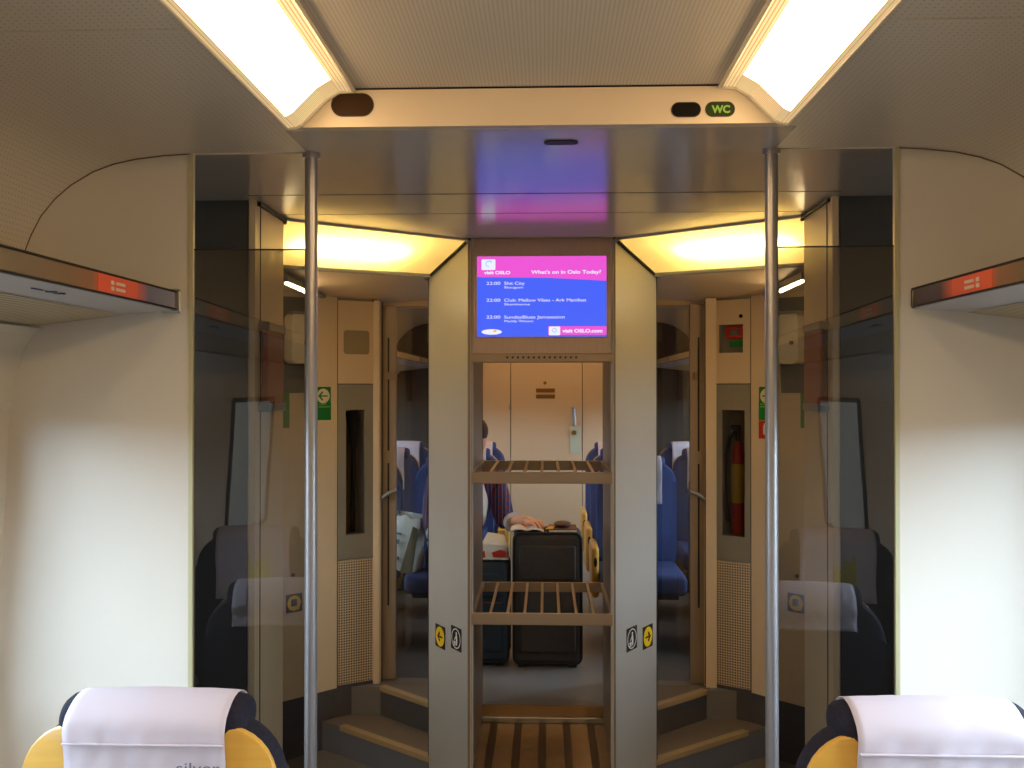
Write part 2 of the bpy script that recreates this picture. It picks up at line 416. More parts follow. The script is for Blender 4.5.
# the lamp profile, shared by the beam's ends
LP = [(.408, ZR - .004), (.440, ZR - .006), (.470, ZR - .024), (.500, ZC + .030), (.522, ZC + .008), (.536, ZC + .001), (.552, ZC - .001)]
bp = [(-x - .004 * 0 + .004, z) for x, z in LP[::-1]] + [(x - .016, z) for x, z in LP]
struct('ceiling_beam', MB().prism([(x, z - .0) for x, z in bp], YB, YB + .03, 'xz'), 'beam')
LSH = {-1: .004, 1: -.016}
def rows(prof, y0, y1): return MB().sweep(prof, y0, y1)
def lamp(s, y0, y1, end, label):
    t = thing('ceiling_lamp', label, 'ceiling light', (s * .49, (y0 + y1) / 2, ZC), 'ceiling lamps')
    sh = LSH[s]
    q = lambda a, b: [(s * x + sh, z - .002) for x, z in LP[a:b + 1]]
    obj('diffuser', rows(q(1, 5), y0, y1 - end), 'lamp' if y0 < 0 else 'farlamp', t, True)
    rb = rows(q(0, 1), y0, y1); rb.sweep(q(5, 6), y0, y1)
    obj('ribbed_border', rb, 'ribs', t)
    L = MB(); L.sweep(q(1, 5), y1 - end, y1)
    # ribs of the end border run across, so swap the UVs
    lay = L.b.loops.layers.uv.verify()
    for fc in L.b.faces:
        for lp in fc.loops: lp[lay].uv = (lp[lay].uv[1], lp[lay].uv[0])
    obj('end_border', L, 'ribs', t)
    fr = MB(); fr.tube([(s * .408 + sh, y0, ZR - .006), (s * .408 + sh, y1, ZR - .006)], .005, 6)
    fr.tube([(s * .555 + sh, y0, ZC - .002), (s * .555 + sh, y1, ZC - .002)], .003, 6)
    fr.tube([(s * x + sh, y1 - .002, z - .003) for x, z in LP], .0045, 6)
    obj('frame', fr, 'pale_frame', t, True)
    return t
for s, nm in ((-1, 'left'), (1, 'right')):
    lamp(s, -3.0, YB, .085, f'long lit ceiling lamp with ribbed border, {nm} of the central ceiling panel')
    lamp(s, 4.55, YE, .085, f'lit ceiling lamp in the further saloon, {nm} of its middle')

# partitions
def partition(s):
    pts = [(XP, 0), (XP, ZC + .02)] + [(x, z) for x, z in COVE[3:]] + SIDE[1:] + LOWER + BASE[1:]
    return MB().prism([(s * x, z) for x, z in pts], YP, YP + .012, 'xz')
for s, nm in ((-1, 'left'), (1, 'right')):
    struct(f'wall_front_{nm}', partition(s), 'partition')
    struct(f'trim_partition_{nm}', MB().box(s * (XP - .004), s * (XP + .006), YP - .004, YP + .010, 0, ZC), 'edge')
    struct(f'trim_arch_{nm}', MB().tube([(s * x, YP - .0005, z - .001) for x, z in COVE[2:]], .0017, 6), 'archjoint')
    g = thing('glass_screen', f'smoked glass screen between the {nm} pole and the {nm} white partition', 'glass screen', (s * .7, YP, 0), 'smoked glass screens')
    a, b = Vector((s * (XP - .002), YP + .004, .06)), Vector((s * .567, YP + .016, .06))
    n = (b - a).cross(Vector((0, 0, 1))).normalized()
    if n.y > 0: n = -n
    top = at(250, 249, Y=YP).z
    mb = MB().slab([a, b, b + Vector((0, 0, top - .06)), a + Vector((0, 0, top - .06))], n, .0001)
    # one sheet only: keep the front face
    mb = MB().quad(a, b, b + Vector((0, 0, top - .06)), a + Vector((0, 0, top - .06)))
    obj('pane', mb, 'screen_glass', g)
    obj('top_edge', MB().tube([a + Vector((0, 0, top - .06)), b + Vector((0, 0, top - .06))], .002, 6), 'groove', g)
    obj('bottom_channel', MB().box(s * .575, s * .83, YP - .004, YP + .026, .0, .07, .004), 'metal', g)
    p = thing('grab_pole', f'satin steel floor to ceiling pole, the {nm} one of two', 'pole', (s * .555, YP + .01, 0), 'grab poles')
    obj('pole', MB().tube([(s * .555, YP + .012, 0), (s * .555, YP + .012, ZC)], .0155, 24), 'chrome', p, True)
    obj('collar', MB().tube([(s * .555, YP + .012, ZC - .012), (s * .555, YP + .012, ZC)], .021, 24), 'chrome', p, True)
    obj('collar', MB().tube([(s * .555, YP + .012, 0), (s * .555, YP + .012, .015)], .024, 24), 'chrome', p, True)

# ------------------------------------------------------------------ vestibule ceiling, walls
struct('ceiling_vestibule', MB().box(-.563, .563, YB + .03, 2.7785, ZC, ZC + .02).box(-1.4, -.563, YP + .013, 2.7785, ZC, ZC + .02).box(-1.4, -.872, 2.7785, 2.87, ZC, ZC + .02).box(.563, 1.4, YP + .013, 2.7785, ZC, ZC + .02).box(.872, 1.4, 2.7785, 2.87, ZC, ZC + .02).prism([(-.87, 2.7815), (.87, 2.7815), (.87, 3.158), (.288, 3.62), (.288, 4.5), (-.288, 4.5), (-.288, 3.62), (-.87, 3.158)], ZC, ZC + .02), 'vest_ceiling')
struct('ceiling_roof', MB().box(-1.5, 1.5, -3.1, YE + .1, ZR + .09, ZR + .12), 'darkpanel')
struct('trim_ceiling_joint', MB().box(-.87, .87, 2.777, 2.783, ZC - .0006, ZC + .018).box(-.86, .86, 3.0885, 3.0905, ZC - .0006, ZC + .01), 'groove')
DY0, DY1 = 3.18, 3.92   # outer doors
for s, nm in ((-1, 'left'), (1, 'right')):
    X = lambda x: s * x
    struct(f'wall_{nm}_recess', MB().box(X(1.36), X(1.40), YP + .012, 2.88, 0, ZC), 'darkpanel')
    struct(f'wall_{nm}_pocket', MB().box(X(.885), X(1.40), 2.85, 2.88, 0, ZC), 'darkpanel')
    w = MB().box(X(.866), X(.888), 2.85, 3.16, 0, ZC)
    struct(f'wall_{nm}_post', w, 'beige')
    struct(f'trim_post_{nm}', MB().box(X(.8645), X(.868), 2.90, 2.906, 0, ZC - .012), 'groove')
    struct(f'wall_{nm}_niche', MB().box(X(1.36), X(1.40), 2.80, DY0, 0, ZC).box(X(1.36), X(1.40), DY1, 4.45, 0, ZC).box(X(1.36), X(1.40), DY0, DY1, 2.0, ZC).box(X(.888), X(1.40), 3.14, 3.16, 0, ZC), 'beige')
    ed_ = thing(f'door_{2 if s < 0 else 3}', None, None, (X(1.38), (DY0 + DY1) / 2, 0), kind='structure')
    obj('leaf', MB().box(X(1.365), X(1.395), DY0, DY1, 0, .95).box(X(1.365), X(1.395), DY0, DY1, 1.85, 2.0).box(X(1.365), X(1.395), DY0, DY0 + .22, .95, 1.85).box(X(1.365), X(1.395), DY1 - .22, DY1, .95, 1.85), 'beige', ed_)
    obj('pane', MB().quad((X(1.38), DY0 + .22, .95), (X(1.38), DY1 - .22, .95), (X(1.38), DY1 - .22, 1.85), (X(1.38), DY0 + .22, 1.85)), 'tint_pane', ed_)
    # black track along the head of the post
    t = thing('door_track', f'short black rail under the ceiling above the {nm} beige post', 'rail', (X(.84), 2.98, ZC - .03))
    obj('rail', MB().box(X(.856), X(.868), 2.87, 3.16, ZC - .012, ZC - .001, .002), 'black', t)
    obj('end_bolt', MB().tube([(X(.860), 3.155, ZC - .014), (X(.860), 3.165, ZC - .014)], .006, 10), 'brass', t, True)
    # inclined lamp
    A = Vector((X(.866), 3.165, ZC)); B = Vector((X(.288), 3.62, ZC)); Cc = Vector((X(.462), 3.90, 2.124)); D = Vector((X(.985), 3.52, 2.115))
    nrm = (B - A).cross(D - A).normalized()
    if nrm.z > 0: nrm = -nrm
    t = thing('corner_lamp', f'wide glowing inclined lamp under the vestibule ceiling, {nm} of the screen', 'ceiling light', tuple((A + B + Cc + D) / 4), 'inclined vestibule lamps')
    def bil(u, v): return A.lerp(B, u).lerp(D.lerp(Cc, u), v)
    dm = MB(); dm.b.faces.new([dm.b.verts.new(p) for p in (A, B, Cc, D)])
    obj('diffuser', dm, 'opal', t)
    back = nrm * -.085
    hs = MB(); hs.b.faces.new([hs.b.verts.new(p) for p in (A + back, B + back, Cc + back, D + back)])
    for p, q in ((A, B), (B, Cc), (Cc, D), (D, A)): hs.b.faces.new([hs.b.verts.new(w) for w in (p, q, q + back, p + back)])
    obj('housing', hs, 'white', t)
    obj('tube', MB().tube([bil(.10, .50) + nrm * -.045, bil(.70, .50) + nrm * -.045], .012, 12), 'vlamp', t, True)
    fr = MB(); fr.tube([A, B], .007, 8); fr.tube([D, Cc], .012, 8)
    obj('edge_profile', fr, 'tower', t, True)
    # lowered ceiling behind the lamp
    E = Vector((X(1.36), 4.2, 2.075)); D2 = Vector((X(1.36), 3.25, 2.115)); Fv = Vector((X(.80), 4.63, 2.062)); G = Vector((X(.262), 4.63, 2.10)); Gf = Vector((X(.262), 3.98, 2.124))
    struct(f'ceiling_low_{nm}', MB().slab([D2, D, Cc, Gf, G, Fv, Vector((X(1.36), 4.63, 2.062))], (0, 0, 1), .012), 'beige')
    # diagonal end of the vestibule: beige panel with plinth
    p0, p1, p2 = Vector((X(1.36), 3.99, 0)), Vector((X(.956), 4.395, 0)), Vector((X(.80), 4.497, 0))
    nd = (p1 - p0).cross(Vector((0, 0, 1))).normalized()
    if nd.y > 0: nd = -nd
    up = lambda z: Vector((0, 0, z))
    struct(f'wall_{nm}_diagonal', MB().slab([p0 + up(ZF), p1 + up(ZF), p1 + up(2.1), p0 + up(2.1)], -nd, .03), 'beige')
    struct(f'baseboard_{nm}_diagonal', MB().slab([p0 + nd * .004, p1 + nd * .004, p1 + nd * .004 + up(ZF + .004), p0 + nd * .004 + up(ZF + .004)], -nd, .03), 'kick')
    # dark upper panel on the diagonal, with the door control box
    wl = lambda px, py: None
    def on_diag(px, py):
        """point of the diagonal wall seen at a pixel (mirrored for the right side)"""
        if s > 0: px = 1090 - px
        d = R @ Vector(((px - 512) / F, -(py - 384) / F, -1))
        tt = (p0 - EYE).dot(nd) / d.dot(nd)
        return EYE + d * tt
    q = [on_diag(276, 296), on_diag(311, 298), on_diag(308, 393), on_diag(276, 393)]
    t = obj('upper_panel', MB().slab(q, nd, .006), 'darkpanel')
    props(t, f'dark grey upper panel behind the door control box on the {nm} diagonal wall', 'panel')
    o = on_diag(293, 339)
    t = thing('control_box', f'cream door control box with round lock on the {nm} diagonal wall', 'control box', mtx=facing(o + nd * .006, nd), group='door control boxes')
    w_, h_ = .047, .112
    obj('case', MB().prism(rrect(-w_, w_, -h_, h_, .02), 0, .07, bev=.006), 'pale_frame', t, local=True)
    obj('lock', MB().tube([(.02 , -.02, .07), (.02, -.02, .08)], .009, 12), 'brass', t, True, True)
    obj('hood', MB().box(-w_ - .004, w_ + .004, h_ - .004, h_ + .006, 0, .085, .002), 'metal', t, local=True)
    o = on_diag(293, 575 if s < 0 else 576)
    t = obj('key_switch', MB().tube([o, o + nd * .008], .008, 12), 'metal', smooth=True)
    props(t, f'small round key switch above the yellow sticker on the {nm} diagonal wall', 'switch')
    o = on_diag(294, 603) + nd * .0005
    t = thing('bell_sticker', f'square black sticker with yellow ring on the {nm} diagonal wall', 'sticker', mtx=facing(o, nd), group='yellow ring stickers')
    obj('backing', MB().prism(rrect(-.041, .041, -.041, .041, .003), 0, .001), 'black', t, local=True)
    obj('yellow_ring', MB().prism(circle(0, 0, .034), .001, .0016).prism([(.02, .0), (.036, .004), (.024, -.032), (.0, -.03)], .001, .0016), 'yellow', t, local=True)
    obj('dark_symbol', MB().prism(rrect(-.016, .014, -.014, .018, .004), .0016, .0022), 'black', t, local=True)
    # strip lamp along the lowered ceiling
    a = Vector((X(1.0), 3.68, 2.068)); b = Vector((X(1.0), 4.02, 2.064))
    t = thing('strip_lamp', f'thin lit strip lamp above the {nm} door control box', 'strip light', tuple(a), 'strip lamps')
    obj('tube', MB().tube([a, b], .0065, 10), 'strip', t, True)
    obj('mount', MB().box(X(.99), X(1.012), 3.66, 4.30, 2.072, 2.10, .002), 'metal', t)
    # exit arrow signs
    o = on_diag(323, 396) + nd * .0005
    t = thing('exit_sign', f'green exit sign with ivory arrow disc on the {nm} diagonal wall', 'sign', mtx=facing(o, nd), group='green arrow signs')
    obj('backing', MB().prism(rrect(-.041, .041, -.042, .042, .003), 0, .001), 'green', t, local=True)
    obj('disc', MB().prism(circle(0, 0, .034), .001, .0016), 'ivory', t, local=True)
    d = s
    ar = MB()
    ar.prism([(-.022, -.003), (.024, -.003), (.024, .003), (-.022, .003)], .0016, .0022)
    ar.prism([(d * .026, 0), (d * .006, .022), (d * .001, .016), (d * .016, 0), (d * .001, -.016), (d * .006, -.022)], .0016, .0022)
    obj('arrow', ar, 'green', t, local=True)
    o = on_diag(324, 410.5) + nd * .0005
    t = thing('green_notice', f'plain green notice under the exit sign on the {nm} diagonal wall', 'sign', mtx=facing(o, nd), group='green notices')
    obj('backing', MB().prism(rrect(-.037, .037, -.044, .038, .002), 0, .001), 'green', t, local=True)
    obj('print_line', MB().prism([(-.03, .014), (.03, .014), (.03, .02), (-.03, .02)], .001, .0014).prism([(-.03, .026), (.012, .026), (.012, .031), (-.03, .031)], .001, .0014), 'palegreen', t, local=True)
    if s > 0:
        o = on_diag(324, 429) + nd * .0005
        t = thing('fire_sign', 'red fire extinguisher sign below the right green notice', 'sign', mtx=facing(o, nd))
        obj('backing', MB().prism(rrect(-.037, .037, -.044, .038, .002), 0, .001), 'red', t, local=True)
        obj('symbol', MB().prism(rrect(-.014, .004, -.026, .018, .004), .001, .0016).prism(rrect(-.01, -.001, .018, .026, .002), .001, .0016), 'ivory', t, local=True)
    o = on_diag(286, 405) + nd * .0005
    t = props(obj('green_strip', MB().slab([on_diag(283, 386), on_diag(289, 386), on_diag(289, 428), on_diag(283, 428)], nd, .004), 'green'), f'narrow dark green strip beside the {nm} beige post', 'sign')
    # red brown panel on the post
    y0, y1 = 2.885, 3.06; z1, z0 = 1.845, 1.60
    t = thing('map_panel', f'red brown upright panel in metal clips on the {nm} beige post', 'panel', (X(.84), 2.97, 1.6), 'red brown panels')
    obj('board', MB().box(X(.838), X(.852), y0, y1, z0, z1, .003), 'maroon', t)
    obj('clip', MB().box(X(.834), X(.867), y0 - .003, y1 + .003, z1 - .012, z1 + .012, .003), 'metal', t)
    obj('clip', MB().box(X(.834), X(.867), y0 - .003, y1 + .003, z0 - .014, z0 + .008, .003), 'metal', t)

    # ---------------------------------------------------------------- equipment cabinet on the frontal piece
    cd = (p2 - p1); cw = cd.length; n2 = cd.cross(Vector((0, 0, 1))).normalized()
    if n2.y > 0: n2 = -n2
    mid = (p1 + p2) / 2
    fm = facing(mid, n2)
    lab = 'cream and grey equipment cabinet left of the glass door, dark empty slot' if s < 0 else 'cream and grey equipment cabinet right of the glass door, holding the extinguisher'
    t = thing('equipment_cabinet', lab, 'cabinet', mtx=fm)
    hw = cw / 2
    zpx = lambda y: H + (390 - y) * 4.445 / F
    zt, zm, zg = 2.07, zpx(457), zpx(560)
    up_ = MB().box(-hw + .004, hw - .004, zm + .003, zt, -.02, 0)
    if s > 0:
        up_ = MB()
        hx0, hx1, hz0, hz1 = -.065, .055, zpx(353), zpx(325)
        up_.box(-hw + .004, hx0, zm + .003, zt, -.02, 0).box(hx1, hw - .004, zm + .003, zt, -.02, 0).box(hx0, hx1, zm + .003, hz0, -.02, 0).box(hx0, hx1, hz1, zt, -.02, 0)
    ud = obj('upper_door', up_, 'beige', t, local=True)
    if s < 0:
        obj('speaker_grille', MB().prism(rrect(-.062, .066, zpx(354), zpx(330), .015), 0, .0012), 'speaker', ud, local=True)
    else:
        obj('recess', MB().box(hx0 - .002, hx1 + .002, hz0 - .002, hz1 + .002, -.05, -.046).box(hx0 - .004, hx0, hz0, hz1, -.05, -.01).box(hx1, hx1 + .004, hz0, hz1, -.05, -.01).box(hx0, hx1, hz0 - .004, hz0, -.05, -.01).box(hx0, hx1, hz1, hz1 + .004, -.05, -.01), 'cab_grey', ud, local=True)
        eh = MB().box(-.034, .048, zpx(329), zpx(326.5), -.03, -.012, .003).box(-.034, -.02, zpx(337), zpx(326.5), -.03, -.012, .003).box(.034, .048, zpx(337), zpx(326.5), -.03, -.012, .003).box(-.034, .048, zpx(338.5), zpx(336), -.03, -.012, .003)
        obj('emergency_handle', eh, 'red', ud, local=True, label='red emergency handle')
        obj('green_label', MB().box(-.02, .052, zpx(347), zpx(341.5), -.03, -.02), 'green', ud, local=True, label='green label')
        obj('peephole', MB().prism(circle(.045, zpx(317), .009, 14), 0, .0015), 'dark', ud, local=True)
    sx0, sx1, sz0, sz1 = (-.05, .045 if s < 0 else .062, zpx(535), zpx(410))
    mp_ = MB().box(-hw + .004, sx0, zg + .002, zm - .002, -.02, 0).box(sx1, hw - .004, zg + .002, zm - .002, -.02, 0).box(sx0, sx1, zg + .002, sz0, -.02, 0)
    mp_.box(sx0, sx1, sz1, zm - .002, -.02, 0) if sz1 < zm - .002 else None
    # the slot rises to y = 410 px, so the grey panel is drawn up to the cream door above it
    zm2 = zpx(384)
    t_children = None
    mp_ = MB().box(-hw + .004, sx0, zg + .002, zm2 - .002, -.02, 0).box(sx1, hw - .004, zg + .002, zm2 - .002, -.02, 0).box(sx0, sx1, zg + .002, sz0, -.02, 0).box(sx0, sx1, sz1, zm2 - .002, -.02, 0)
    md = obj('middle_panel', mp_, 'cab_grey', t, local=True)
    cav = MB().box(sx0 - .01, sx1 + .01, sz0 - .01, sz1 + .01, -.11, -.106).box(sx0 - .01, sx0, sz0, sz1, -.11, -.02).box(sx1, sx1 + .01, sz0, sz1, -.11, -.02).box(sx0, sx1, sz0 - .01, sz0, -.11, -.02).box(sx0, sx1, sz1, sz1 + .01, -.11, -.02)
    obj('slot_lining', cav, 'rackin', md, local=True)
    obj('slot_pane', MB().quad((sx0, sz0, -.012), (sx1, sz0, -.012), (sx1, sz1, -.012), (sx0, sz1, -.012)), 'slot_glass', md, local=True)
    gq = MB().quad((-hw + .005, zpx(684), 0), (hw - .005, zpx(684), 0), (hw - .005, zg - .002, 0), (-hw + .005, zg - .002, 0))
    gq.box(-hw + .005, hw - .005, zpx(684), zg - .002, -.02, -.001)
    obj('perforated_grille', gq, 'grille', t, local=True)
    obj('plinth', MB().box(-hw, hw, .0, zpx(684) - .002, -.02, .004), 'kick', t, local=True)
    obj('backing', MB().box(-hw, hw, 0, 2.1, -.135, -.12), 'groove', t, local=True)
    jm = MB()
    for u in (-hw, hw - .003): jm.box(u, u + .003, .2, 2.1, -.02, -.002)
    obj('joint', jm, 'groove', t, local=True)
    # move the cream/grey division up to match
    for v in ud.data.vertices:
        if abs(v.co.y - (zm + .003)) < 1e-4: v.co.y = zm2 + .002
    if s > 0:
        e = thing('fire_extinguisher', 'red fire extinguisher with yellow band and black hose inside the right cabinet', 'fire extinguisher', mtx=fm @ Matrix.Translation((.004, sz0 + .002, -.06)))
        zz = lambda y: zpx(y) - sz0 - .002
        r_ = .028
        def can(y0, y1, r=r_): return MB().tube([(0, zz(y0), 0), (0, zz(y1), 0)], r, 18)
        bd = MB().tube([(0, 0, 0), (0, .01, 0), (0, zz(455), 0), (0, zz(446), 0), (0, zz(440), 0)], [r_ * .9, r_, r_, r_ * .7, r_ * .35], 18)
        obj('cylinder', bd, 'red', e, True, True)
        obj('yellow_label', can(503, 464, r_ + .0008), 'label_yellow', e, True, True)
        vb = MB().tube([(0, zz(441), 0), (0, zz(428), 0)], .012, 10).box(-.03, .012, zz(430), zz(425), -.008, .008, .002)
        obj('valve', vb, 'black', e, True, True)
        obj('hose', MB().tube([(-.012, zz(430), 0), (-.035, zz(438), .01), (-.05, zz(455), .015), (-.055, zz(475), .015), (-.052, zz(500), .012), (-.045, zz(522), .01)], .008, 10), 'black', e, True, True)
    else:
        e = props(obj('hose_holder', MB().tube([fm @ Vector((.0, sz1 - .003, -.065)), fm @ Vector((.01, sz1 - .05, -.06)), fm @ Vector((.015, sz1 - .2, -.07)), fm @ Vector((.01, sz0 + .002, -.07))], [.03, .028, .012, .012], 12), 'dark', smooth=True), 'dark bracket inside the slot of the left cabinet', 'bracket')

    # ---------------------------------------------------------------- sliding glass door to the further saloon
    j0 = p2 + Vector((s * -.004, .0, 0)); j1 = Vector((X(.70), 4.47, 0)); j2 = Vector((X(.27), 4.33, 0))
    t = thing('door_jamb', f'cream upright jamb beside the {nm} equipment cabinet', 'door jamb', tuple(p2 + up(ZF)))
    jx = at(374 if s < 0 else 714, 390, Y=4.5).x; jx2 = at(381 if s < 0 else 706, 390, Y=4.5).x
    obj('post', MB().box(jx, jx2, 4.47, 4.53, ZF, 2.075, .006), 'beige', t)
    obj('channel', MB().box(min(jx, jx2) - .002, max(jx, jx2) + .002, 4.515, 4.54, ZF, 2.07), 'groove', t)
    door = thing('sliding_door', f'sliding glass door {nm} of the luggage rack, above the steps', 'door', (X(.6), 4.53, ZF))
    dx0 = at(381 if s < 0 else 706, 390, Y=4.53).x; dx1 = at(396 if s < 0 else 691, 390, Y=4.53).x; dx2 = X(.285)
    fr = MB().box(dx0, dx1, 4.53, 4.56, ZF + .004, 2.055, .004)
    obj('stile', fr, 'rackbar', door)
    obj('gasket', MB().box((dx0 + dx1) / 2 - .004, (dx0 + dx1) / 2 + .004, 4.527, 4.532, .62, 1.30).box((dx0 + dx1) / 2 - .004, (dx0 + dx1) / 2 + .004, 4.527, 4.532, 1.36, 1.90), 'black', door)
    hb = MB().box((dx0 + dx1) / 2 - .012, (dx0 + dx1) / 2 + .03 * -s + .012, 4.50, 4.53, 1.70, 1.735, .003)
    obj('catch', hb, 'rackin', door)
    hd = [(-.002, -.0), (.0, 1)]
    xm = (dx0 + dx1) / 2
    obj('handle', MB().tube([(xm + s * .03, 4.50, 1.13), (xm + s * .0, 4.49, 1.155), (xm - s * .045, 4.50, 1.175)], .011, 10), 'metal', door, True)
    obj('pane', MB().quad((dx1, 4.545, ZF + .01), (dx2, 4.545, ZF + .01), (dx2, 4.545, 2.055), (dx1, 4.545, 2.055)), 'door_glass', door)
    struct(f'wall_header_{nm}', MB().box(X(.26), X(1.40), 4.62, 4.66, 2.05, ZR + .08), 'beige')
    struct(f'wall_{nm}_bulkhead', MB().box(X(.80), X(1.40), 4.62, 4.66, 0, 2.06), 'brownwall')

# ------------------------------------------------------------------ luggage rack with the screen housing
rk = thing('luggage_rack', 'grey metal luggage rack with slatted shelves under the information screen', 'luggage rack', (0, YR0, 0))
XI = .267
hz = H + 33 * YR0 / F      # lower edge of the housing
obj('header', MB().box(-XI, XI, YR0, YR1, hz, ZC - .001), 'header', rk)
rl = MB().box(-XI, XI, YR0 - .012, YR0 + .03, H + 27.5 * YR0 / F, H + 36.5 * YR0 / F, .004)
hr = obj('rail', rl, 'rackbar', rk)
hm = MB()
for k in range(14): hm.prism(circle(-.13 + k * .02, H + 32.5 * YR0 / F, .0045, 10), YR0 - .0135, YR0 - .0115, 'xz')
obj('rail_hole', hm, 'groove', hr)
for s in (-1, 1):
    X = lambda x: s * x
    obj('inner_side', MB().box(X(XI), X(XI + .012), YR0 - .004, YR1 + .02, .10, ZC - .002, .002), 'rackin', rk)
    a = Vector((X(XI + .003), YR0 - .006, 0)); b = Vector((X(.47), 3.92, 0))
    n = (b - a).cross(Vector((0, 0, 1))).normalized()
    if n.y > 0: n = -n
    up = lambda z: Vector((0, 0, z))
    mb = MB().slab([a, b, b + up(2.118), a + up(ZC - .002)], -n, .012)
    sp = obj('side_panel', mb, 'tower', rk)
    ed = MB().tube([a + up(ZC - .004) + n * .004, b + up(2.115) + n * .004], .006, 8).tube([b + n * -.006, b + up(2.118) - n * .006], .0075, 8)
    obj('edge_strip', ed, 'groove', sp)
    for p in (a + up(ZC - .012), b + up(2.11)): obj('bolt', MB().ball(p + n * .012, .008, 12), 'chrome', sp, True)
    # stickers
    def on_panel(px, py):
        if s > 0: px = 1088 - px
        d = R @ Vector(((px - 512) / F, -(py - 384) / F, -1)); tt = (a - EYE).dot(n) / d.dot(n)
        return EYE + d * tt
    for (pxl, kind) in ((440.5, 'arrow'), (456.5, 'pram')):
        o = on_panel(pxl, 636.5 if kind == 'arrow' else 638.5) + n * .001
        fmx = facing(o, n); inv = wm(sp).inverted() @ fmx
        q = .045
        nm = 'left' if s < 0 else 'right'
        sg = bpy.data.objects.new('direction_sticker' if kind == 'arrow' else 'pram_sticker', None)
        C.objects.unlink(sg) if sg.name in C.objects else None
        bk = MB().prism(rrect(-q, q, -q, q, .003), 0, .001); bk.b.transform(fmx)
        nmx = 'arrow_sticker' if kind == 'arrow' else 'pram_sticker'
        base = obj(nmx, bk, 'black', rk, label='black sticker with yellow arrow disc' if kind == 'arrow' else 'black sticker with white ringed figure')
        if kind == 'arrow':
            y_ = MB().prism(circle(0, 0, .0395), .001, .0018); y_.b.transform(fmx); obj('yellow_disc', y_, 'yellow', base)
            ar = MB().prism([(-.02, -.0035), (.024, -.0035), (.024, .0035), (-.02, .0035)] if s < 0 else [(-.024, -.0035), (.02, -.0035), (.02, .0035), (-.024, .0035)], .0018, .0024)
            ar.prism([(s * .024, 0), (s * .004, .021), (s * -.003, .014), (s * .011, 0), (s * -.003, -.014), (s * .004, -.021)], .0018, .0024)
            ar.b.transform(fmx); obj('arrow', ar, 'black', base)
        else:
            w_ = ring(MB(), 0, 0, .035, .039, .001, .0018); w_.b.transform(fmx); obj('white_ring', w_, 'white', base)
            w_ = MB().prism(circle(.003, .020, .0055, 14), .001, .0018).prism([(-.002, .014), (.008, .014), (.012, -.006), (.008, -.026), (-.001, -.026), (.0, -.006)], .001, .0018)
            w_.prism([(-.002, .01), (-.016, -.006), (-.014, -.009), (-.001, .003)], .001, .0018).prism([(-.022, -.012), (-.004, -.012), (-.006, -.022), (-.019, -.022)], .001, .0018)
            w_.prism(circle(-.018, -.026, .0035, 10), .001, .0018).prism(circle(-.008, -.026, .0035, 10), .001, .0018)
            w_.b.transform(fmx); obj('white_figure', w_, 'white', base)
        bpy.data.objects.remove(sg)
for (yf, yb) in ((472, 461.5), (613, 580)):
    z = H + (390 - yf) * YR0 / F
    sh = obj('shelf', MB().box(-XI, XI, YR0 - .004, YR0 + .012, z - .044, z, .002).box(-XI, XI, YR1 - .012, YR1, z - .042, z, .002).box(-XI, -XI + .012, YR0, YR1, z - .02, z).box(XI - .012, XI, YR0, YR1, z - .02, z), 'rackbar', rk)
    for k in range(9):
        x = -XI + .006 + (2 * XI - .012) * k / 8
        if 0 < k < 8:
            obj('slat', MB().box(x - .0055, x + .0055, YR0 + .01, YR1 - .01, z - .012, z - .001, .0015), 'rackbar', sh)
obj('base', MB().box(-XI, XI, YR0, YR1, .10, .19), 'rackbase', rk)
for k in range(-2, 3):  # dark brown bands laid lengthwise on the base
    obj('dark_strip', MB().box(k * .105 - .016, k * .105 + .016, YR0 + .03, YR1 - .03, .189, .1915), 'strip_brown', rk)
obj('back_sill', MB().box(-XI, XI, YR1 - .02, YR1, .19, .216, .003), 'metal', rk)
obj('front_sill', MB().box(-XI, XI, YR0 - .004, YR0 + .02, .0, .196, .003), 'rackbar', rk)

# screen
tl = at(477, 256.5, Y=YR0 - .012); br = at(606.5, 336.5, Y=YR0 - .012)
W_, H_ = br.x - tl.x, tl.z - br.z
sm = facing(((tl.x + br.x) / 2, YR0 - .010, (tl.z + br.z) / 2), (0, -1, 0))
ds = thing('information_screen', 'lit blue and pink event information screen above the luggage rack', 'screen', mtx=sm)
U = lambda x: (x / 1024 * 135 + 475 - 541.5) / 130 * W_
V = lambda y: -(y / 683 * 90 + 250 - 296.75) / 81.5 * H_
obj('bezel', MB().prism(rrect(-W_ / 2 - .003, W_ / 2 + .003, -H_ / 2 - .003, H_ / 2 + .003, .003), -.012, .0004), 'header', ds, local=True)
obj('blue_field', MB().box(-W_ / 2, W_ / 2, -H_ / 2, H_ / 2, 0, .0008), 'screen_blue', ds, local=True)
bn = obj('pink_banner', MB().prism([(-W_ / 2, V(204)), (U(560), V(212)), (W_ / 2, V(236)), (W_ / 2, H_ / 2), (-W_ / 2, H_ / 2)], .0008, .0014), 'screen_pink', ds, local=True)
obj('logo_tile', MB().prism(rrect(U(46), U(152), V(150), V(68), .004), .0014, .002), 'screen_white', bn, local=True)
sw = MB()
for k in range(9):
    a0 = math.radians(30 + 28 * k); a1 = math.radians(30 + 28 * k + 22)
    r0, r1 = .009, .0145 - .0004 * k
    sw.prism([(U(102) + r0 * math.cos(a0), V(104) + r0 * math.sin(a0)), (U(102) + r1 * math.cos(a0), V(104) + r1 * math.sin(a0)), (U(102) + r1 * math.cos(a1), V(104) + r1 * math.sin(a1)), (U(102) + r0 * math.cos(a1), V(104) + r0 * math.sin(a1))], .002, .0024)
obj('logo_swirl', sw, 'screen_cyan', bn, local=True)
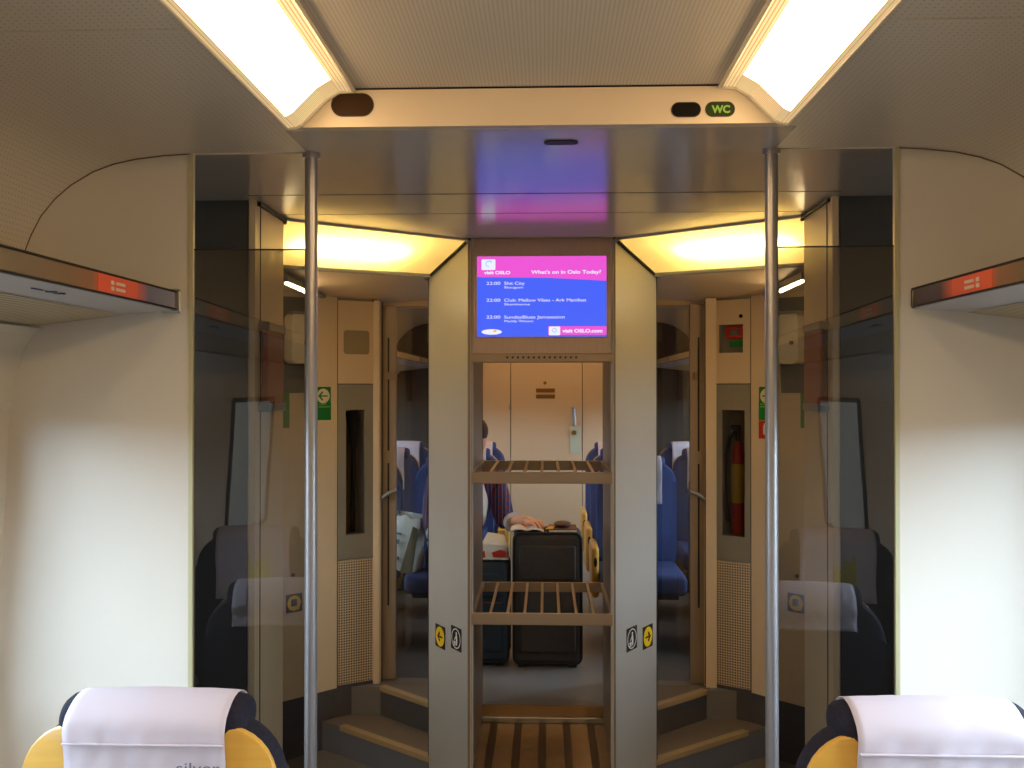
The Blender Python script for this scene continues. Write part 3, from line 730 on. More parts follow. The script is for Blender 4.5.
text('banner_text', 'visit OSLO', .0165, U(66), V(182), 'screen_white', bn, .0018, wid=U(268) - U(66), bold=.0006)
text('banner_text', "What's on in Oslo Today?", .0185, U(426), V(180), 'screen_white', bn, .0018, wid=U(958) - U(426), bold=.0004)
for (y, tm, a, b, xa, xb) in ((264, '22:00', 'Shit City', 'Skaugum', 374, 362), (394, '22:00', 'Club: Mellow Vibes - Ark Manifest', 'Skamkanne', 842, 414), (524, '22:00', 'SundayBlues Jamsession', 'Muddy Waters', 678, 438)):
    text('event_text', tm, .0165, U(82), V(y), 'screen_white', ds, wid=U(188) - U(82))
    text('event_text', a, .0165, U(218), V(y), 'screen_white', ds, wid=U(xa) - U(218))
    text('event_text', b, .0115, U(218), V(y + 28), 'screen_white', ds, wid=U(xb) - U(218))
obj('oval_mark', MB().prism(circle(U(124), V(627), U(202) - U(124), 28, .0105), .0008, .0014), 'screen_white', ds, local=True)
obj('oval_dot', MB().prism(circle(U(148), V(620), .007, 14, .005), .0014, .0018), 'screen_orange', ds, local=True)
fb = obj('web_box', MB().box(U(556), W_ / 2, V(652), V(584), .0008, .0014), 'screen_pink', ds, local=True)
obj('logo_tile', MB().prism(rrect(U(560), U(646), V(654), V(586), .004), .0014, .002), 'screen_white', fb, local=True)
obj('logo_swirl', ring(MB(), U(602), V(616), .006, .0085, .002, .0024, 18), 'screen_cyan', fb, local=True)
text('web_text', 'visit OSLO.com', .0175, U(664), V(632), 'screen_white', fb, .0018, wid=U(970) - U(664), bold=.0007)

# ------------------------------------------------------------------ beam fittings
def capsule(x0, x1, z0, z1): return rrect(x0, x1, z0, z1, (z1 - z0) / 2 - 1e-5, 8)
for (x0, x1, y0, y1, nm, m, lab) in ((332, 373, 94, 116, 'indicator_window', 'amberwin', 'dark amber oval window at the left end of the ceiling beam'), (672, 700, 103, 116.5, 'indicator_window', 'dark', 'small black oval window beside the toilet indicator on the beam'), (706, 734, 102.5, 116, 'toilet_indicator', 'wc_back', 'small green lit toilet indicator at the right end of the beam')):
    a, b = at(x0, y1, Y=YB), at(x1, y0, Y=YB)
    t = thing(nm, lab, 'indicator', mtx=facing(((a.x + b.x) / 2, YB - .0005, (a.z + b.z) / 2), (0, -1, 0)))
    w, h = (b.x - a.x) / 2, (b.z - a.z) / 2
    obj('rim', MB().prism(capsule(-w - .002, w + .002, -h - .002, h + .002), 0, .0012), 'groove', t, local=True)
    obj('window', MB().prism(capsule(-w, w, -h, h), .0012, .002), m, t, local=True)
    if nm == 'toilet_indicator': text('lettering', 'WC', .022, .002, -.008, 'wc', t, .0024, align='CENTER', bold=.0008)
a, b = at(544, 142, Z=ZC), at(578, 142, Z=ZC)
t = obj('ceiling_slot', MB().prism(rrect(a.x, b.x, a.y - .018, a.y + .018, .016), ZC - .003, ZC - .0002), 'black')
props(t, 'small dark oval slot in the vestibule ceiling just behind the beam', 'vent')

# ------------------------------------------------------------------ overhead luggage shelves along the walls
def print_reflection(y1, s):  # orange and amber print; olive, slate and dark ends are painted reflections
    m = mat('shelf strip print and reflections', (80, 70, 50), .3); nt = m.node_tree; b = nt.nodes['Principled BSDF']
    g = nt.nodes.new('ShaderNodeNewGeometry'); sp = nt.nodes.new('ShaderNodeSeparateXYZ'); nt.links.new(g.outputs['Position'], sp.inputs[0])
    q = nt.nodes.new('ShaderNodeMapRange'); q.inputs['From Min'].default_value = y1 - .70; q.inputs['From Max'].default_value = y1; nt.links.new(sp.outputs[1], q.inputs['Value'])
    rp = nt.nodes.new('ShaderNodeValToRGB'); e = rp.color_ramp.elements
    end = (96, 102, 124) if s < 0 else (52, 40, 30)
    st = [(0, (92, 84, 66)), (.26, (110, 86, 50)), (.38, (140, 92, 40)), (.46, (232, 92, 14)), (.66, (232, 92, 14)), (.76, end), (1, end if s > 0 else (150, 150, 168))]
    e[0].position, e[0].color = st[0][0], lin(st[0][1]); e[1].position, e[1].color = st[-1][0], lin(st[-1][1])
    for p, c in st[1:-1]:
        k = e.new(p); k.color = lin(c)
    nt.links.new(q.outputs[0], rp.inputs[0]); nt.links.new(rp.outputs[0], b.inputs['Base Color']); return m
def shelf(s, y0, y1, label, detail=True, group='overhead luggage shelves'):
    t = thing('overhead_shelf', label, 'luggage shelf', (s * 1.05, (y0 + y1) / 2, 1.8), group)
    X = lambda x: s * x
    obj('shelf_board', MB().prism([(X(.876), 1.884), (X(.876), 1.846), (X(.997), 1.838), (X(1.212), 1.812), (X(1.26), 1.85)], y0, y1 - .002, 'xz'), 'lip', t)
    obj('slatted_base', MB().sweep([(X(.997), 1.831), (X(1.212), 1.806)], y0, y1 - .004), 'slats', t)
    obj('front_lip', MB().prism([(X(.873), 1.845), (X(.997), 1.835), (X(.997), 1.832), (X(.873), 1.841)], y0, y1 - .004, 'xz'), 'lip', t)
    st = obj('front_strip', MB().prism([(X(.870), 1.884), (X(.870), 1.845), (X(.877), 1.845), (X(.877), 1.884)], y0, y1 - .012, 'xz'), 'stripdark', t)
    obj('end_cap', MB().box(X(.867), X(.90), y1 - .014, y1 - .002, 1.840, 1.887, .005), 'metal' if s < 0 else 'stripdark', t)
    ed = MB().tube([(X(.869), y0, 1.885), (X(.869), y1 - .01, 1.885)], .0028, 6).tube([(X(.869), y0, 1.844), (X(.869), y1 - .01, 1.844)], .0022, 6)
    obj('edge_line', ed, 'groove', t)
    if detail:
        k = 0
        yy = y1 - .23 - .2
        panels = [(y1 - .23, y1 - .41, 'orange')]
        M['print_reflection'] = print_reflection(y1, s)
        panels.append((y1 - .02, y1 - 1.3, 'print_reflection'))  # strip whose colour holds print and painted reflections
        for a, b, m in panels:
            p = obj('number_panel' if m == 'orange' else 'print_reflection_strip', MB().box(X(.8682 if m == 'orange' else .8688), X(.871), b, a, 1.8465, 1.8825), m, t)
            if m == 'orange':
                q = MB(); c = (a + b) / 2
                for zz in (1.869, 1.857):
                    q.box(X(.8672), X(.8683), c - .035, c - .022, zz - .004, zz + .004).box(X(.8672), X(.8683), c - .012, c + .03, zz - .003, zz + .003)
                obj('number_marks', q, 'page', p)
        q = MB(); c = y1 - .48
        for (d, w, h) in ((-.05, .045, .004), (.0, .02, .014), (.03, .022, .014), (.012, .07, .003)):
            q.prism([(X(.925 + .0 + y * 1.6), c + d + x) for x, y in circle(0, 0, w / 2, 14, h / 2)], 1.8355, 1.8395)
        obj('blue_mark', q, M['bluemark'] if 'bluemark' in M else 'slateblue', t)
    return t
M['bluemark'] = mat('blue printed mark', (44, 62, 128), .4)
for s, nm in ((-1, 'left'), (1, 'right')):
    shelf(s, -2.9, YP - .025, f'overhead luggage shelf with orange seat number panel, near {nm} wall')
    shelf(s, 4.65, YE - .05, f'overhead luggage shelf in the further saloon behind the {nm} glass door', True, 'overhead shelves of the further saloon')

# ------------------------------------------------------------------ seats
def cover_mesh(w, zb, zf):
    """cloth draped over the headrest: back fall, over the roll, front fall"""
    prof = []
    for k in range(10): prof.append((-.046 - .004 * math.sin(k * .7), zb + (1.035 - zb) * k / 9))
    for k in range(1, 12):
        a = math.pi * (1 - k / 12); prof.append((.025 + .071 * math.cos(a), 1.036 + .053 * math.sin(a)))
    for k in range(8): prof.append((.098 + .003 * math.sin(k), 1.035 - (1.035 - zf) * k / 7))
    mb = MB(); N = 22; rows = []
    for i, (y, z) in enumerate(prof):
        r = []
        for j in range(N + 1):
            u = j / N * 2 - 1
            wr = .0030 * math.sin(u * 7 + i * .9 + math.sin(u * 3 + i)) + .0022 * math.sin(u * 19 - i * 1.3)
            if 9 <= i <= 21: wr *= .35
            flare = 1 + (.01 * (1 - i / 9) if i < 9 else 0)
            zz = z - (.004 * u * u if 9 <= i <= 21 else 0)
            sgn = -1 if i < 12 else 1
            r.append(mb.b.verts.new((u * w / 2 * flare, y + sgn * (.003 + wr), zz)))
        rows.append(r)
    for a, b in zip(rows, rows[1:]):
        for k in range(N): mb.b.faces.new((a[k], a[k + 1], b[k + 1], b[k]))
    return mb
def make_seat(fab, label, group, arms, zf=.80):
    t = thing('train_seat', label, 'seat', (0, 0, 0), group)
    kw = dict(local=True)
    o = obj('backrest_shell', MB().prism(rrect(-.236, .236, .22, 1.040, .10, 8), -.03, -.012, 'xz', bev=.006), 'wood', t, True, **kw)
    o = obj('back_cushion', MB().prism(rrect(-.241, .241, .36, 1.048, .125, 8), -.014, .065, 'xz', bev=.03), fab, t, True, **kw)
    hd = MB(); n = 20
    pr = [(.025 + .058 * math.cos(a), 1.040 + .043 * math.sin(a)) for a in [2 * math.pi * k / n for k in range(n)]]
    secs = [(-.172, .45), (-.170, .75), (-.160, .93), (-.142, 1), (.142, 1), (.160, .93), (.170, .75), (.172, .45)]
    rings = [[hd.b.verts.new((x, .025 + (y - .025) * k, 1.040 + (z - 1.040) * k)) for y, z in pr] for x, k in secs]
    for a, b in zip(rings, rings[1:]):
        for i in range(n): hd.b.faces.new((a[i], a[(i + 1) % n], b[(i + 1) % n], b[i]))
    hd.b.faces.new(rings[0][::-1]); hd.b.faces.new(rings[-1])
    obj('headrest', hd, fab, t, True, **kw)
    cv = obj('headrest_cover', cover_mesh(.296, .78, zf), 'cloth', t, True, **kw)
    md = cv.modifiers.new('thick', 'SOLIDIFY'); md.thickness = .0015
    hm = MB().box(-.147, .147, -.0570, -.050, 1.0125, 1.0155, .001)
    obj('hem', hm, 'cloth', cv, **kw)
    tx = text('lettering', 'silver', .026, .060, 0, 'print_grey', cv, wid=.078)
    me = tx.data
    for v in me.vertices: v.co = Vector((v.co.x + .004, -.0590 - v.co.z, .968 + v.co.y))
    obj('seat_cushion', MB().box(-.24, .24, .03, .50, .33, .45, .035, 4), fab, t, True, **kw)
    obj('pedestal', MB().box(-.09, .09, .10, .40, .0, .33, .01).box(-.2, .2, .06, .44, .30, .335, .01), 'darkpanel', t, **kw)
    for sx in arms:
        ar = MB().box(sx * .262 - .021, sx * .262 + .021, -.02, .32, .28, .575, .018, 3)
        a_ = obj('armrest', ar, 'wood', t, True, **kw)
        obj('armrest_hole', MB().prism(circle(sx * .262, .49, .009, 16, .028), .318, .323, 'xz'), 'black', a_, **kw)
    return t
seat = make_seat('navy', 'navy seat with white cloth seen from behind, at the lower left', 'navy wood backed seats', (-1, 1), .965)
sl = at(157, 690, Y=1.73)
m0 = Matrix.Translation((-.708, 1.735, 0)); seat.matrix_world = m0; PM[seat.name] = m0
near_places = [((.710, 1.735), 'navy seat with white cloth seen from behind, at the lower right'),
               ((-1.045, .60), 'navy window seat of the row behind, mirrored in the left glass screen'),
               ((1.045, .60), 'navy window seat of the row behind, mirrored in the right glass screen')]
rear = None
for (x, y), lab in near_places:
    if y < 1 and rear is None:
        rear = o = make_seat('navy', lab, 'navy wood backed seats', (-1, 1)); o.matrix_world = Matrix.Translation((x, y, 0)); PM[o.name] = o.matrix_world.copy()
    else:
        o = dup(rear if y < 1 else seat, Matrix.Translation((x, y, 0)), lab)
    if x == -1.045:
        cvr = [c for c in o.children if c.name.startswith('headrest_cover')][0]
        obj('printed_patch', MB().prism(rrect(-.02, .07, .815, 1.0, .03), .1035, .1045, 'xz'), 'ochre', cvr, local=True, label='yellow printed patch')
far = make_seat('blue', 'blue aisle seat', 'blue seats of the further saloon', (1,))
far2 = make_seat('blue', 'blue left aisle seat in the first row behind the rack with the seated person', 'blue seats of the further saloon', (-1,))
FZ = .935
def fm_(x, y): return Matrix.Translation((x, y, ZF)) @ Matrix.Rotation(math.pi, 4, 'Z') @ Matrix.Diagonal((.94, 1, FZ, 1))
far.matrix_world = fm_(.53, 5.48); PM[far.name] = fm_(.53, 5.48)
far2.matrix_world = fm_(-.51, 5.48); PM[far2.name] = fm_(-.51, 5.48)
words = ['first', 'second', 'third']
for r, y in enumerate((5.48, 6.22, 6.96)):
    for x, side in ((-1.04, 'left window seat'), (-.51, 'left aisle seat'), (.53, 'right aisle seat'), (1.06, 'right window seat')):
        if r == 0 and x in (.53, -.51): continue
        extra = ' with the seated person' if (r == 0 and x == -.51) else (' with a paper bag' if (r == 0 and x == -1.04) else '')
        dup(far if x in (.53, -1.04) else far2, fm_(x, y), f'blue {side} in the {words[r]} row behind the rack{extra}')
far['label'] = 'blue right aisle seat in the first row of the further saloon facing the rack'

# ------------------------------------------------------------------ end wall of the further saloon
dz = ZF
d0, d1 = at(511, 400, Y=YE).x, at(582, 400, Y=YE).x
struct('wall_end', MB().box(-.86, d0 - .006, YE, YE + .05, dz, 2.4).box(d1 + .006, .86, YE, YE + .05, dz, 2.4).box(d0 - .006, d1 + .006, YE, YE + .05, 2.26, 2.4), 'end')
struct('wall_end_sides', MB().box(-1.45, -.86, YE - .01, YE + .05, dz, 2.08).box(.86, 1.45, YE - .01, YE + .05, dz, 2.08).box(-1.45, -.86, YE, YE + .05, 2.08, 2.4).box(.86, 1.45, YE, YE + .05, 2.08, 2.4), 'brownwall')
dr = thing('door_1', 'cream end door with lever handle at the far end of the further saloon', 'door', ((d0 + d1) / 2, YE, dz), kind='structure')
obj('leaf', MB().box(d0, d1, YE + .002, YE + .045, dz, 2.25), 'end', dr)
obj('gap', MB().box(d0 - .007, d1 + .007, YE + .046, YE + .052, dz, 2.27), 'dark', dr)
P8 = lambda px, py: at(px, py, Y=YE)
for (y0, y1) in ((388.5, 392.5), (394.5, 398.5)):
    a, b = P8(536, y1), P8(555, y0); obj('name_plate', MB().box(a.x, b.x, YE - .004, YE + .002, a.z, b.z, .001), 'brass', dr)
c = P8(545, 383); obj('spy_hole', MB().tube([(c.x, YE + .002, c.z), (c.x, YE - .008, c.z)], .014, 12), 'brass', dr, True)
a, b = P8(570, 453), P8(580.5, 426.5); lp = obj('lock_plate', MB().box(a.x, b.x, YE - .006, YE + .002, a.z, b.z, .002), 'plate', dr)
c = P8(574, 432.5); obj('lock_knob', MB().tube([(c.x, YE - .006, c.z), (c.x, YE - .03, c.z)], .02, 12), 'brass', dr, True)
a, b = P8(573.6, 408), P8(574.4, 424); obj('door_handle', MB().tube([(a.x, YE, a.z), (a.x, YE - .045, a.z), (b.x, YE - .045, b.z), (b.x, YE, b.z)], .014, 10), 'metal', dr, True)
a, b = P8(510, 405), P8(511.5, 410); obj('hinge', MB().box(a.x - .01, b.x, YE - .01, YE + .002, b.z, a.z), 'metal', dr)

# ------------------------------------------------------------------ luggage behind the rack
def suitcase(label, x0, x1, y0, y1, h, m, lean=0.):
    t = thing('suitcase', label, 'suitcase', ((x0 + x1) / 2, (y0 + y1) / 2, ZF), 'suitcases behind the rack')
    z0 = ZF + .018
    mb = MB().box(x0, x1, y0, y1, z0, ZF + h, .03, 4)
    bd = obj('body', mb, m, t, True)
    pk = MB().box(x0 + .03, x1 - .03, y0 - .022, y0 + .01, z0 + .06, z0 + (h - .035) * .62, .015, 3).box(x0 + .03, x1 - .03, y0 - .016, y0 + .01, z0 + (h - .035) * .66, ZF + h - .06, .012, 3)
    obj('front_pocket', pk, m, t, True)
    pp = MB()
    for yy in (y0 + .012, y1 - .012):
        pts = [(x, yy, z) for x, z in rrect(x0 + .001, x1 - .001, z0, ZF + h - .001, .035, 4)]
        pp.tube(pts + pts[:1], .006, 8)
    obj('piping', pp, 'caseedge', t, True)
    for sx in (x0 + .045, x1 - .045):
        obj('wheel', MB().tube([(sx - .012, y1 - .03, ZF + .027), (sx + .012, y1 - .03, ZF + .027)], .027, 16), 'caseedge', t, True)
        obj('foot', MB().box(sx - .02, sx + .02, y0 + .01, y0 + .04, ZF, z0 + .01, .004), 'caseedge', t)
    obj('handle', MB().tube([((x0 + x1) / 2 - .06, (y0 + y1) / 2 , ZF + h - .005), ((x0 + x1) / 2 - .045, (y0 + y1) / 2, ZF + h + .012), ((x0 + x1) / 2 + .045, (y0 + y1) / 2, ZF + h + .012), ((x0 + x1) / 2 + .06, (y0 + y1) / 2, ZF + h - .005)], .007, 8), 'caseedge', t, True)
    zp = MB().tube([(x0 + .04, y0 - .024, z0 + (h - .035) * .62), (x1 - .04, y0 - .024, z0 + (h - .035) * .62)], .003, 6)
    obj('zip', zp, 'zip', t)
    return t
suitcase('large black upright suitcase standing behind the rack, magazine on top', -.148, .195, 4.76, 4.99, .672, 'case')
suitcase('smaller dark teal suitcase left of the large black one, bag on top', -.40, -.172, 4.78, 4.98, .53, 'tealcase')
zt = ZF + .672
# magazine and booklet on the large case
t = thing('magazine', 'open pale magazine under the hand on the black suitcase', 'magazine', (-.08, 4.87, zt + .001))
for d in (-1, 1):
    mb = MB(); n = 8; r = []
    for k in range(n + 1):
        u = k / n; r.append((-.075 + d * u * .085, .012 + .010 * math.sin(u * math.pi) + .004 * (1 - u)))
    mb.prism(r + [(x, z - .006) for x, z in r[::-1]], -.09, .07, 'xz')
    mb.b.transform(Matrix.Translation((-.005, 4.88, zt - .004)))
    obj('page', mb, 'page', t, True)
t = thing('booklet', 'dark red booklet with yellow edge lying right of the magazine', 'booklet', (.1, 4.87, zt))
obj('cover', MB().box(.03, .172, 4.80, 4.97, zt + .012, zt + .017, .002), 'darkcover', t)
obj('page_block', MB().box(.032, .170, 4.798, 4.965, zt + .002, zt + .012), 'page', t)
obj('page_marker', MB().prism([(.012, 4.79), (.05, 4.79), (.06, 4.87), (.04, 4.9)], zt + .017, zt + .021), 'coveryellow', t, label='yellow marker')
t = props(obj('small_pouch', MB().ball((.10, 4.88, zt + .032), (.045, .05, .016)), 'darkcover', smooth=True), 'small dark red pouch on the booklet', 'pouch')
# red and white bag on the small case
def bag(name, label, w, d, h, mtx, mats, jit):
    t = thing(name, label, 'bag', mtx=mtx)
    mb = MB(); NX, NZ = 5, 7
    rnd = random.Random(jit)
    ringpts = lambda k: [(x, y) for x, y in ([(-1 + 2 * i / NX, -1) for i in range(NX)] + [(1, -1 + 2 * i / NX) for i in range(NX)] + [(1 - 2 * i / NX, 1) for i in range(NX)] + [(-1, 1 - 2 * i / NX) for i in range(NX)])]
    rs = []
    for k in range(NZ + 1):
        f = k / NZ; sq = 1 - .55 * f ** 2
        rs.append([mb.b.verts.new((x * w / 2 * (1 - .1 * f) + rnd.uniform(-.006, .006), y * d / 2 * sq + rnd.uniform(-.006, .006), f * h + (rnd.uniform(-.02, .02) if k == NZ else 0))) for x, y in ringpts(k)])
    for a, b in zip(rs, rs[1:]):
        for i in range(len(a)): mb.b.faces.new((a[i], a[(i + 1) % len(a)], b[(i + 1) % len(a)], b[i]))
    mb.b.faces.new(rs[0][::-1])
    obj('body', mb, mats[0], t, True, local=True)
    return t
zs = ZF + .53
t = bag('shopping_bag', 'crumpled white shopping bag with red print on the teal suitcase', .135, .13, .075, Matrix.Translation((-.245, 4.86, zs + .004)), ('bagwhite',), 3)
obj('red_print', MB().prism([(-.005, .014), (.062, .012), (.06, .042), (.03, .05), (-.012, .036)], -.074, -.062, 'xz'), 'bagred', t, local=True, label='red print')
obj('red_print', MB().prism([(-.066, .01), (-.045, .012), (-.05, .045), (-.062, .04)], -.074, -.062, 'xz'), 'bagred', t, local=True)
obj('top_flap', MB().slab([(-.065, -.05, .066), (.068, -.055, .058), (.045, .03, .10), (-.04, .03, .112)], (0, .3, 1), .012), 'bagwhite', t, True, local=True)
props(obj('yellow_carton', MB().box(-.235, -.195, 4.93, 4.97, zs + .004, zs + .135, .003), 'carton'), 'small yellow carton behind the red and white bag', 'carton')
# paper bag on the left window seat
c = at(411, 566, Y=5.08)
mt = Matrix.Translation((-.752, 5.10, ZF + .428)) @ Matrix.Rotation(math.radians(-20), 4, 'Z') @ Matrix.Rotation(math.radians(9), 4, 'Y')
t = bag('paper_bag', 'white printed paper bag standing on the left window seat, behind glass', .17, .12, .29, mt, ('bagwhite',), 5)
obj('side_panel', MB().slab([(.02, -.074, .0), (.09, -.07, .0), (.08, -.05, .24), (.05, -.055, .25)], (0, -1, 0), .003), 'bagolive', t, local=True)
obj('print_mark', MB().box(-.05, -.01, -.062, -.058, .19, .20).box(-.055, -.015, -.066, -.062, .14, .165).box(-.05, .0, -.072, -.068, .06, .075), 'bagprint', t, local=True)
obj('handle', MB().tube([(-.03, -.02, .27), (-.02, -.02, .31), (.02, -.02, .31), (.03, -.02, .27)], .003, 6), 'bagwhite', t, True, local=True)

# ------------------------------------------------------------------ the seated person
def skin(name, verts, edges, m, parent, sub=2, root=0):
    me = bpy.data.meshes.new(name); me.from_pydata([v[:3] for v in verts], edges, [])
    o = bpy.data.objects.new('tmp_skin', me); C.objects.link(o)
    md = o.modifiers.new('skin', 'SKIN'); md.use_smooth_shade = True
    lay = me.skin_vertices[0].data
    for i, v in enumerate(verts):
        r = v[3]; lay[i].radius = r if isinstance(r, tuple) else (r, r)
        lay[i].use_root = (i == root)
    sb = o.modifiers.new('sub', 'SUBSURF'); sb.levels = sb.render_levels = sub
    bpy.context.view_layer.update()
    me2 = bpy.data.meshes.new_from_object(o.evaluated_get(bpy.context.evaluated_depsgraph_get()))
    bpy.data.objects.remove(o)
    me2.name = name; me2.materials.clear(); me2.materials.append(M[m])
    for p in me2.polygons: p.use_smooth = True
    if parent is not None: me2.transform(wm(parent).inverted())
    r = bpy.data.objects.new(name, me2); C.objects.link(r)
    if parent is not None: r.parent = parent; PM[r.name] = wm(parent)
    return r
pz = ZF
per = thing('person', 'person in plaid shirt seated behind the suitcases, hand on the magazine', 'person', (-.45, 5.2, pz))
pel = (-.47, 5.30, pz + .53); wst = (-.455, 5.22, pz + .66); che = (-.39, 5.17, pz + .84); nek = (-.40, 5.125, pz + .98); jaw = (-.385, 5.09, pz + 1.055); hea = (-.382, 5.095, pz + 1.13); crn = (-.382, 5.105, pz + 1.19)
shl = (-.255, 5.165, pz + .90); elb = (-.205, 5.15, pz + .665); wrs = (-.10, 4.945, pz + .712); plm = (-.065, 4.90, pz + .712)
shr = (-.585, 5.15, pz + .88); elr = (-.59, 5.04, pz + .67); wrr = (-.53, 4.90, pz + .60); plr = (-.49, 4.87, pz + .60)
kl, al = (-.36, 5.08, pz + .50), (-.36, 5.18, pz + .09)
kr, ar_ = (-.57, 5.08, pz + .50), (-.57, 5.18, pz + .09)
hl = (-.40, 5.28, pz + .52); hr_ = (-.55, 5.28, pz + .52)
V_ = []; E_ = []
def nd_(p, r): V_.append((*p, r)); return len(V_) - 1
def ln(a, b): E_.append((a, b))
ip = nd_(pel, (.11, .09)); iw = nd_(wst, (.12, .085)); ic = nd_(che, (.11, .075)); ink = nd_(nek, .052); ij = nd_(jaw, (.06, .066)); ih = nd_(hea, (.074, .088)); ik = nd_(crn, (.055, .065))
for a, b in ((ip, iw), (iw, ic), (ic, ink), (ink, ij), (ij, ih), (ih, ik)): ln(a, b)
def arm(sh, el, wr, pm, side):
    a = nd_(sh, .04); b = nd_(el, .033); c_ = nd_(wr, (.024, .027)); d = nd_(pm, (.034, .017))
    ln(ic, a); ln(a, b); ln(b, c_); ln(c_, d)
    dr_ = (Vector(pm) - Vector(wr)).normalized(); lat = dr_.cross(Vector((0, 0, 1))).normalized() * side
    for k, L in enumerate((.062, .072, .068, .054)):
        base = Vector(pm) + dr_ * .028 + lat * (.026 - .0175 * k)
        p1 = base + dr_ * L * .42 + Vector((0, 0, .004)); p2 = p1 + dr_ * L * .34 + Vector((0, 0, -.012)); p3 = p2 + dr_ * L * .24 + Vector((0, 0, -.016))
        i0 = nd_(base, .0095); i1 = nd_(p1, .0088); i2 = nd_(p2, .0082); i3 = nd_(p3, .007)
        ln(d, i0); ln(i0, i1); ln(i1, i2); ln(i2, i3)
    tb = Vector(wr).lerp(Vector(pm), .7) + lat * .034; t1 = tb + dr_ * .026 + lat * .016 + Vector((0, 0, -.008)); t2 = t1 + dr_ * .024 + Vector((0, 0, -.01))
    i0 = nd_(tb, .012); i1 = nd_(t1, .010); i2 = nd_(t2, .008); ln(d, i0); ln(i0, i1); ln(i1, i2)
arm(shl, elb, wrs, plm, -1)
arm(shr, elr, wrr, plr, 1)
for h_, k_, a_ in ((hl, kl, al), (hr_, kr, ar_)):
    i0 = nd_(h_, .075); i1 = nd_(k_, .055); i2 = nd_(a_, .038); i3 = nd_((a_[0], a_[1] - .10, pz + .045), (.034, .028))
    ln(ip, i0); ln(i0, i1); ln(i1, i2); ln(i2, i3)
i = nd_((hea[0], hea[1] - .100, hea[2] - .022), (.012, .014)); ln(ih, i)
for sx in (-1, 1):
    i = nd_((hea[0] + sx * .082, hea[1] + .008, hea[2] - .015), (.010, .02)); ln(ih, i)
skin('body', V_, E_, 'skin', per)
# clothing
sv = [(*pel[:2], pel[2] + .04, (.128, .108)), (*wst, (.138, .103)), (*che, (.142, .108)), (nek[0], nek[1] + .005, nek[2] - .045, (.075, .07)),
      (*shl, .08), (*elb, .058), (*(Vector(elb).lerp(Vector(wrs), .38)), .046),
      (*shr, .08), (*elr, .058), (*(Vector(elr).lerp(Vector(wrr), .38)), .046)]
skin('shirt', sv, [(0, 1), (1, 2), (2, 3), (2, 4), (4, 5), (5, 6), (2, 7), (7, 8), (8, 9)], 'plaid', per)
ca, cb = Vector(elb).lerp(Vector(wrs), .36), Vector(elb).lerp(Vector(wrs), .52)
obj('cuff', MB().tube([ca, ca.lerp(cb, .5), cb], [.05, .053, .048], 14), 'cuff', per, True)
ca, cb = Vector(elr).lerp(Vector(wrr), .36), Vector(elr).lerp(Vector(wrr), .52)
obj('cuff', MB().tube([ca, ca.lerp(cb, .5), cb], [.05, .053, .048], 14), 'cuff', per, True)
uv_ = [(-.36, 5.10, pz + .64, (.06, .022)), (-.335, 5.075, pz + .78, (.064, .022)), (-.345, 5.075, pz + .92, (.045, .022))]
skin('undershirt', uv_, [(0, 1), (1, 2)], 'shirtwhite', per)
tv = [(*pel, (.128, .105)), (*hl, .092), (*kl, .07), (al[0], al[1], al[2] + .02, .052), (*hr_, .092), (*kr, .07), (ar_[0], ar_[1], ar_[2] + .02, .052)]
skin('trousers', tv, [(0, 1), (1, 2), (2, 3), (0, 4), (4, 5), (5, 6)], 'jeans', per)
for a_ in (al, ar_):
    obj('shoe', MB().box(a_[0] - .045, a_[0] + .045, a_[1] - .17, a_[1] + .07, pz, pz + .085, .03, 4), 'shoe', per, True)
hb = MB().ball((hea[0], hea[1] + .018, hea[2] + .038), (.088, .098, .085), 18)
for v in hb.b.verts:
    if v.co.y < hea[1] - .05 and v.co.z < hea[2] + .05: v.co.y = hea[1] - .05
obj('hair', hb, 'hair', per, True)
for sx in (-1, 1): obj('eye', MB().ball((hea[0] + sx * .031, hea[1] - .080, hea[2] + .006), .0105, 10), 'eye', per, True)
obj('mouth', MB().ball((hea[0], hea[1] - .072, hea[2] - .062), (.022, .008, .005), 10), 'lips', per, True)

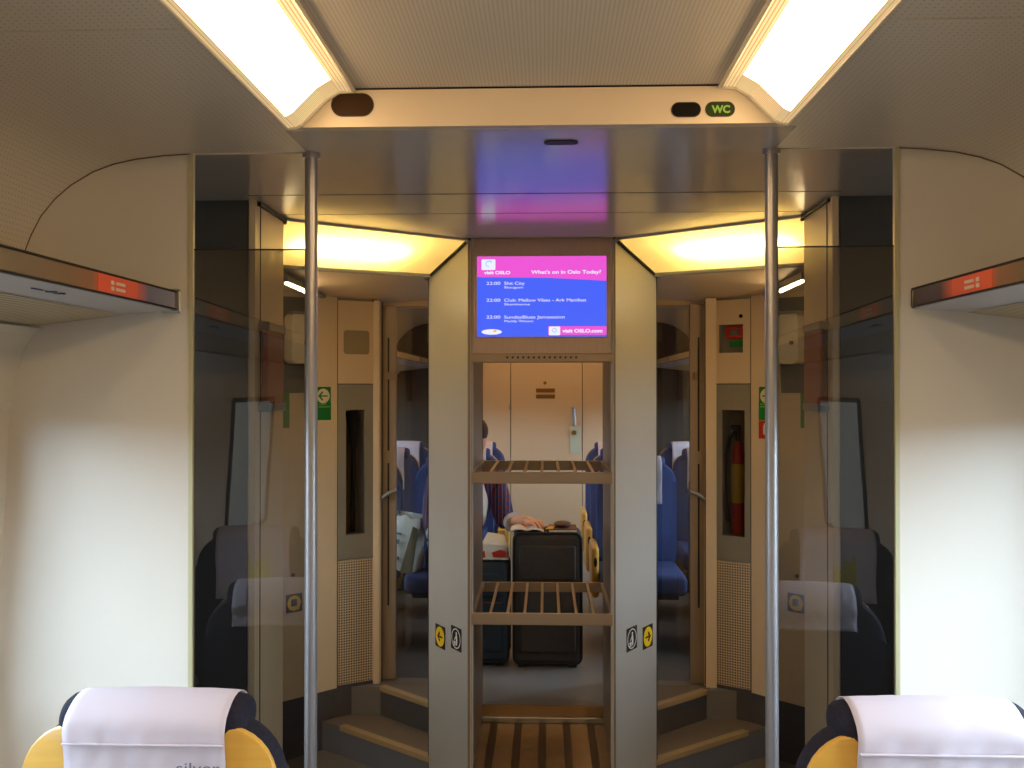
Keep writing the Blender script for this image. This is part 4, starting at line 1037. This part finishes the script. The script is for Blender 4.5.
# ------------------------------------------------------------------ daylight
wd = bpy.data.worlds.new('sky'); sc.world = wd; wd.use_nodes = True
nt = wd.node_tree; bg = nt.nodes['Background']
tc = nt.nodes.new('ShaderNodeTexCoord'); sp = nt.nodes.new('ShaderNodeSeparateXYZ'); nt.links.new(tc.outputs['Generated'], sp.inputs[0])
mr = nt.nodes.new('ShaderNodeMapRange'); mr.inputs['From Min'].default_value = -1; mr.inputs['From Max'].default_value = 1
mr.inputs['To Min'].default_value = 12; mr.inputs['To Max'].default_value = 22
nt.links.new(sp.outputs[0], mr.inputs['Value'])
hz_ = nt.nodes.new('ShaderNodeMapRange'); hz_.inputs['From Min'].default_value = .0; hz_.inputs['From Max'].default_value = .06
nt.links.new(sp.outputs[2], hz_.inputs['Value'])
cm = nt.nodes.new('ShaderNodeMix'); cm.data_type = 'RGBA'; cm.inputs['A'].default_value = (.58, .66, .66, 1); cm.inputs['B'].default_value = (.66, .83, 1.0, 1)
sm_ = nt.nodes.new('ShaderNodeMix'); sm_.inputs['A'].default_value = 1.7
nt.links.new(hz_.outputs[0], cm.inputs['Factor']); nt.links.new(hz_.outputs[0], sm_.inputs['Factor']); nt.links.new(mr.outputs[0], sm_.inputs['B'])
nt.links.new(cm.outputs['Result'], bg.inputs['Color']); nt.links.new(sm_.outputs['Result'], bg.inputs['Strength'])
def portal(x, y, z, w, h, s):
    L = bpy.data.lights.new('daylight_portal', 'AREA'); L.shape = 'RECTANGLE'; L.size = h; L.size_y = w
    L.cycles.is_portal = True
    o = bpy.data.objects.new('daylight_portal', L); C.objects.link(o)
    o.location = (x, y, z); o.rotation_euler = (0, s * math.pi / 2, 0)
for s in (-1, 1): portal(s * 1.41, (DY0 + DY1) / 2, 1.4, DY1 - DY0, .92, s)
for s in (-1, 1):
    for a, b in WIN + WIN2:
        portal(s * 1.39, (a + b) / 2, 1.25, b - a, .74, s)

# ------------------------------------------------------------------ camera and view
cam = bpy.data.cameras.new('camera'); co = bpy.data.objects.new('camera', cam); C.objects.link(co)
co.location = EYE; co.rotation_euler = (math.pi / 2 + PITCH, 0, YAW)
cam.sensor_width = 36; cam.lens = 36 * F / 1024; cam.clip_start = .02
sc.camera = co
vs = sc.view_settings; vs.view_transform = 'Standard'; vs.look = 'None'; vs.gamma = 1; vs.use_curve_mapping = False; vs.exposure = 0
sc.cycles.max_bounces = 10; sc.cycles.transparent_max_bounces = 12; sc.cycles.glossy_bounces = 5; sc.cycles.diffuse_bounces = 5
sc.cycles.use_denoising = True
sc.cycles.sample_clamp_indirect = 6
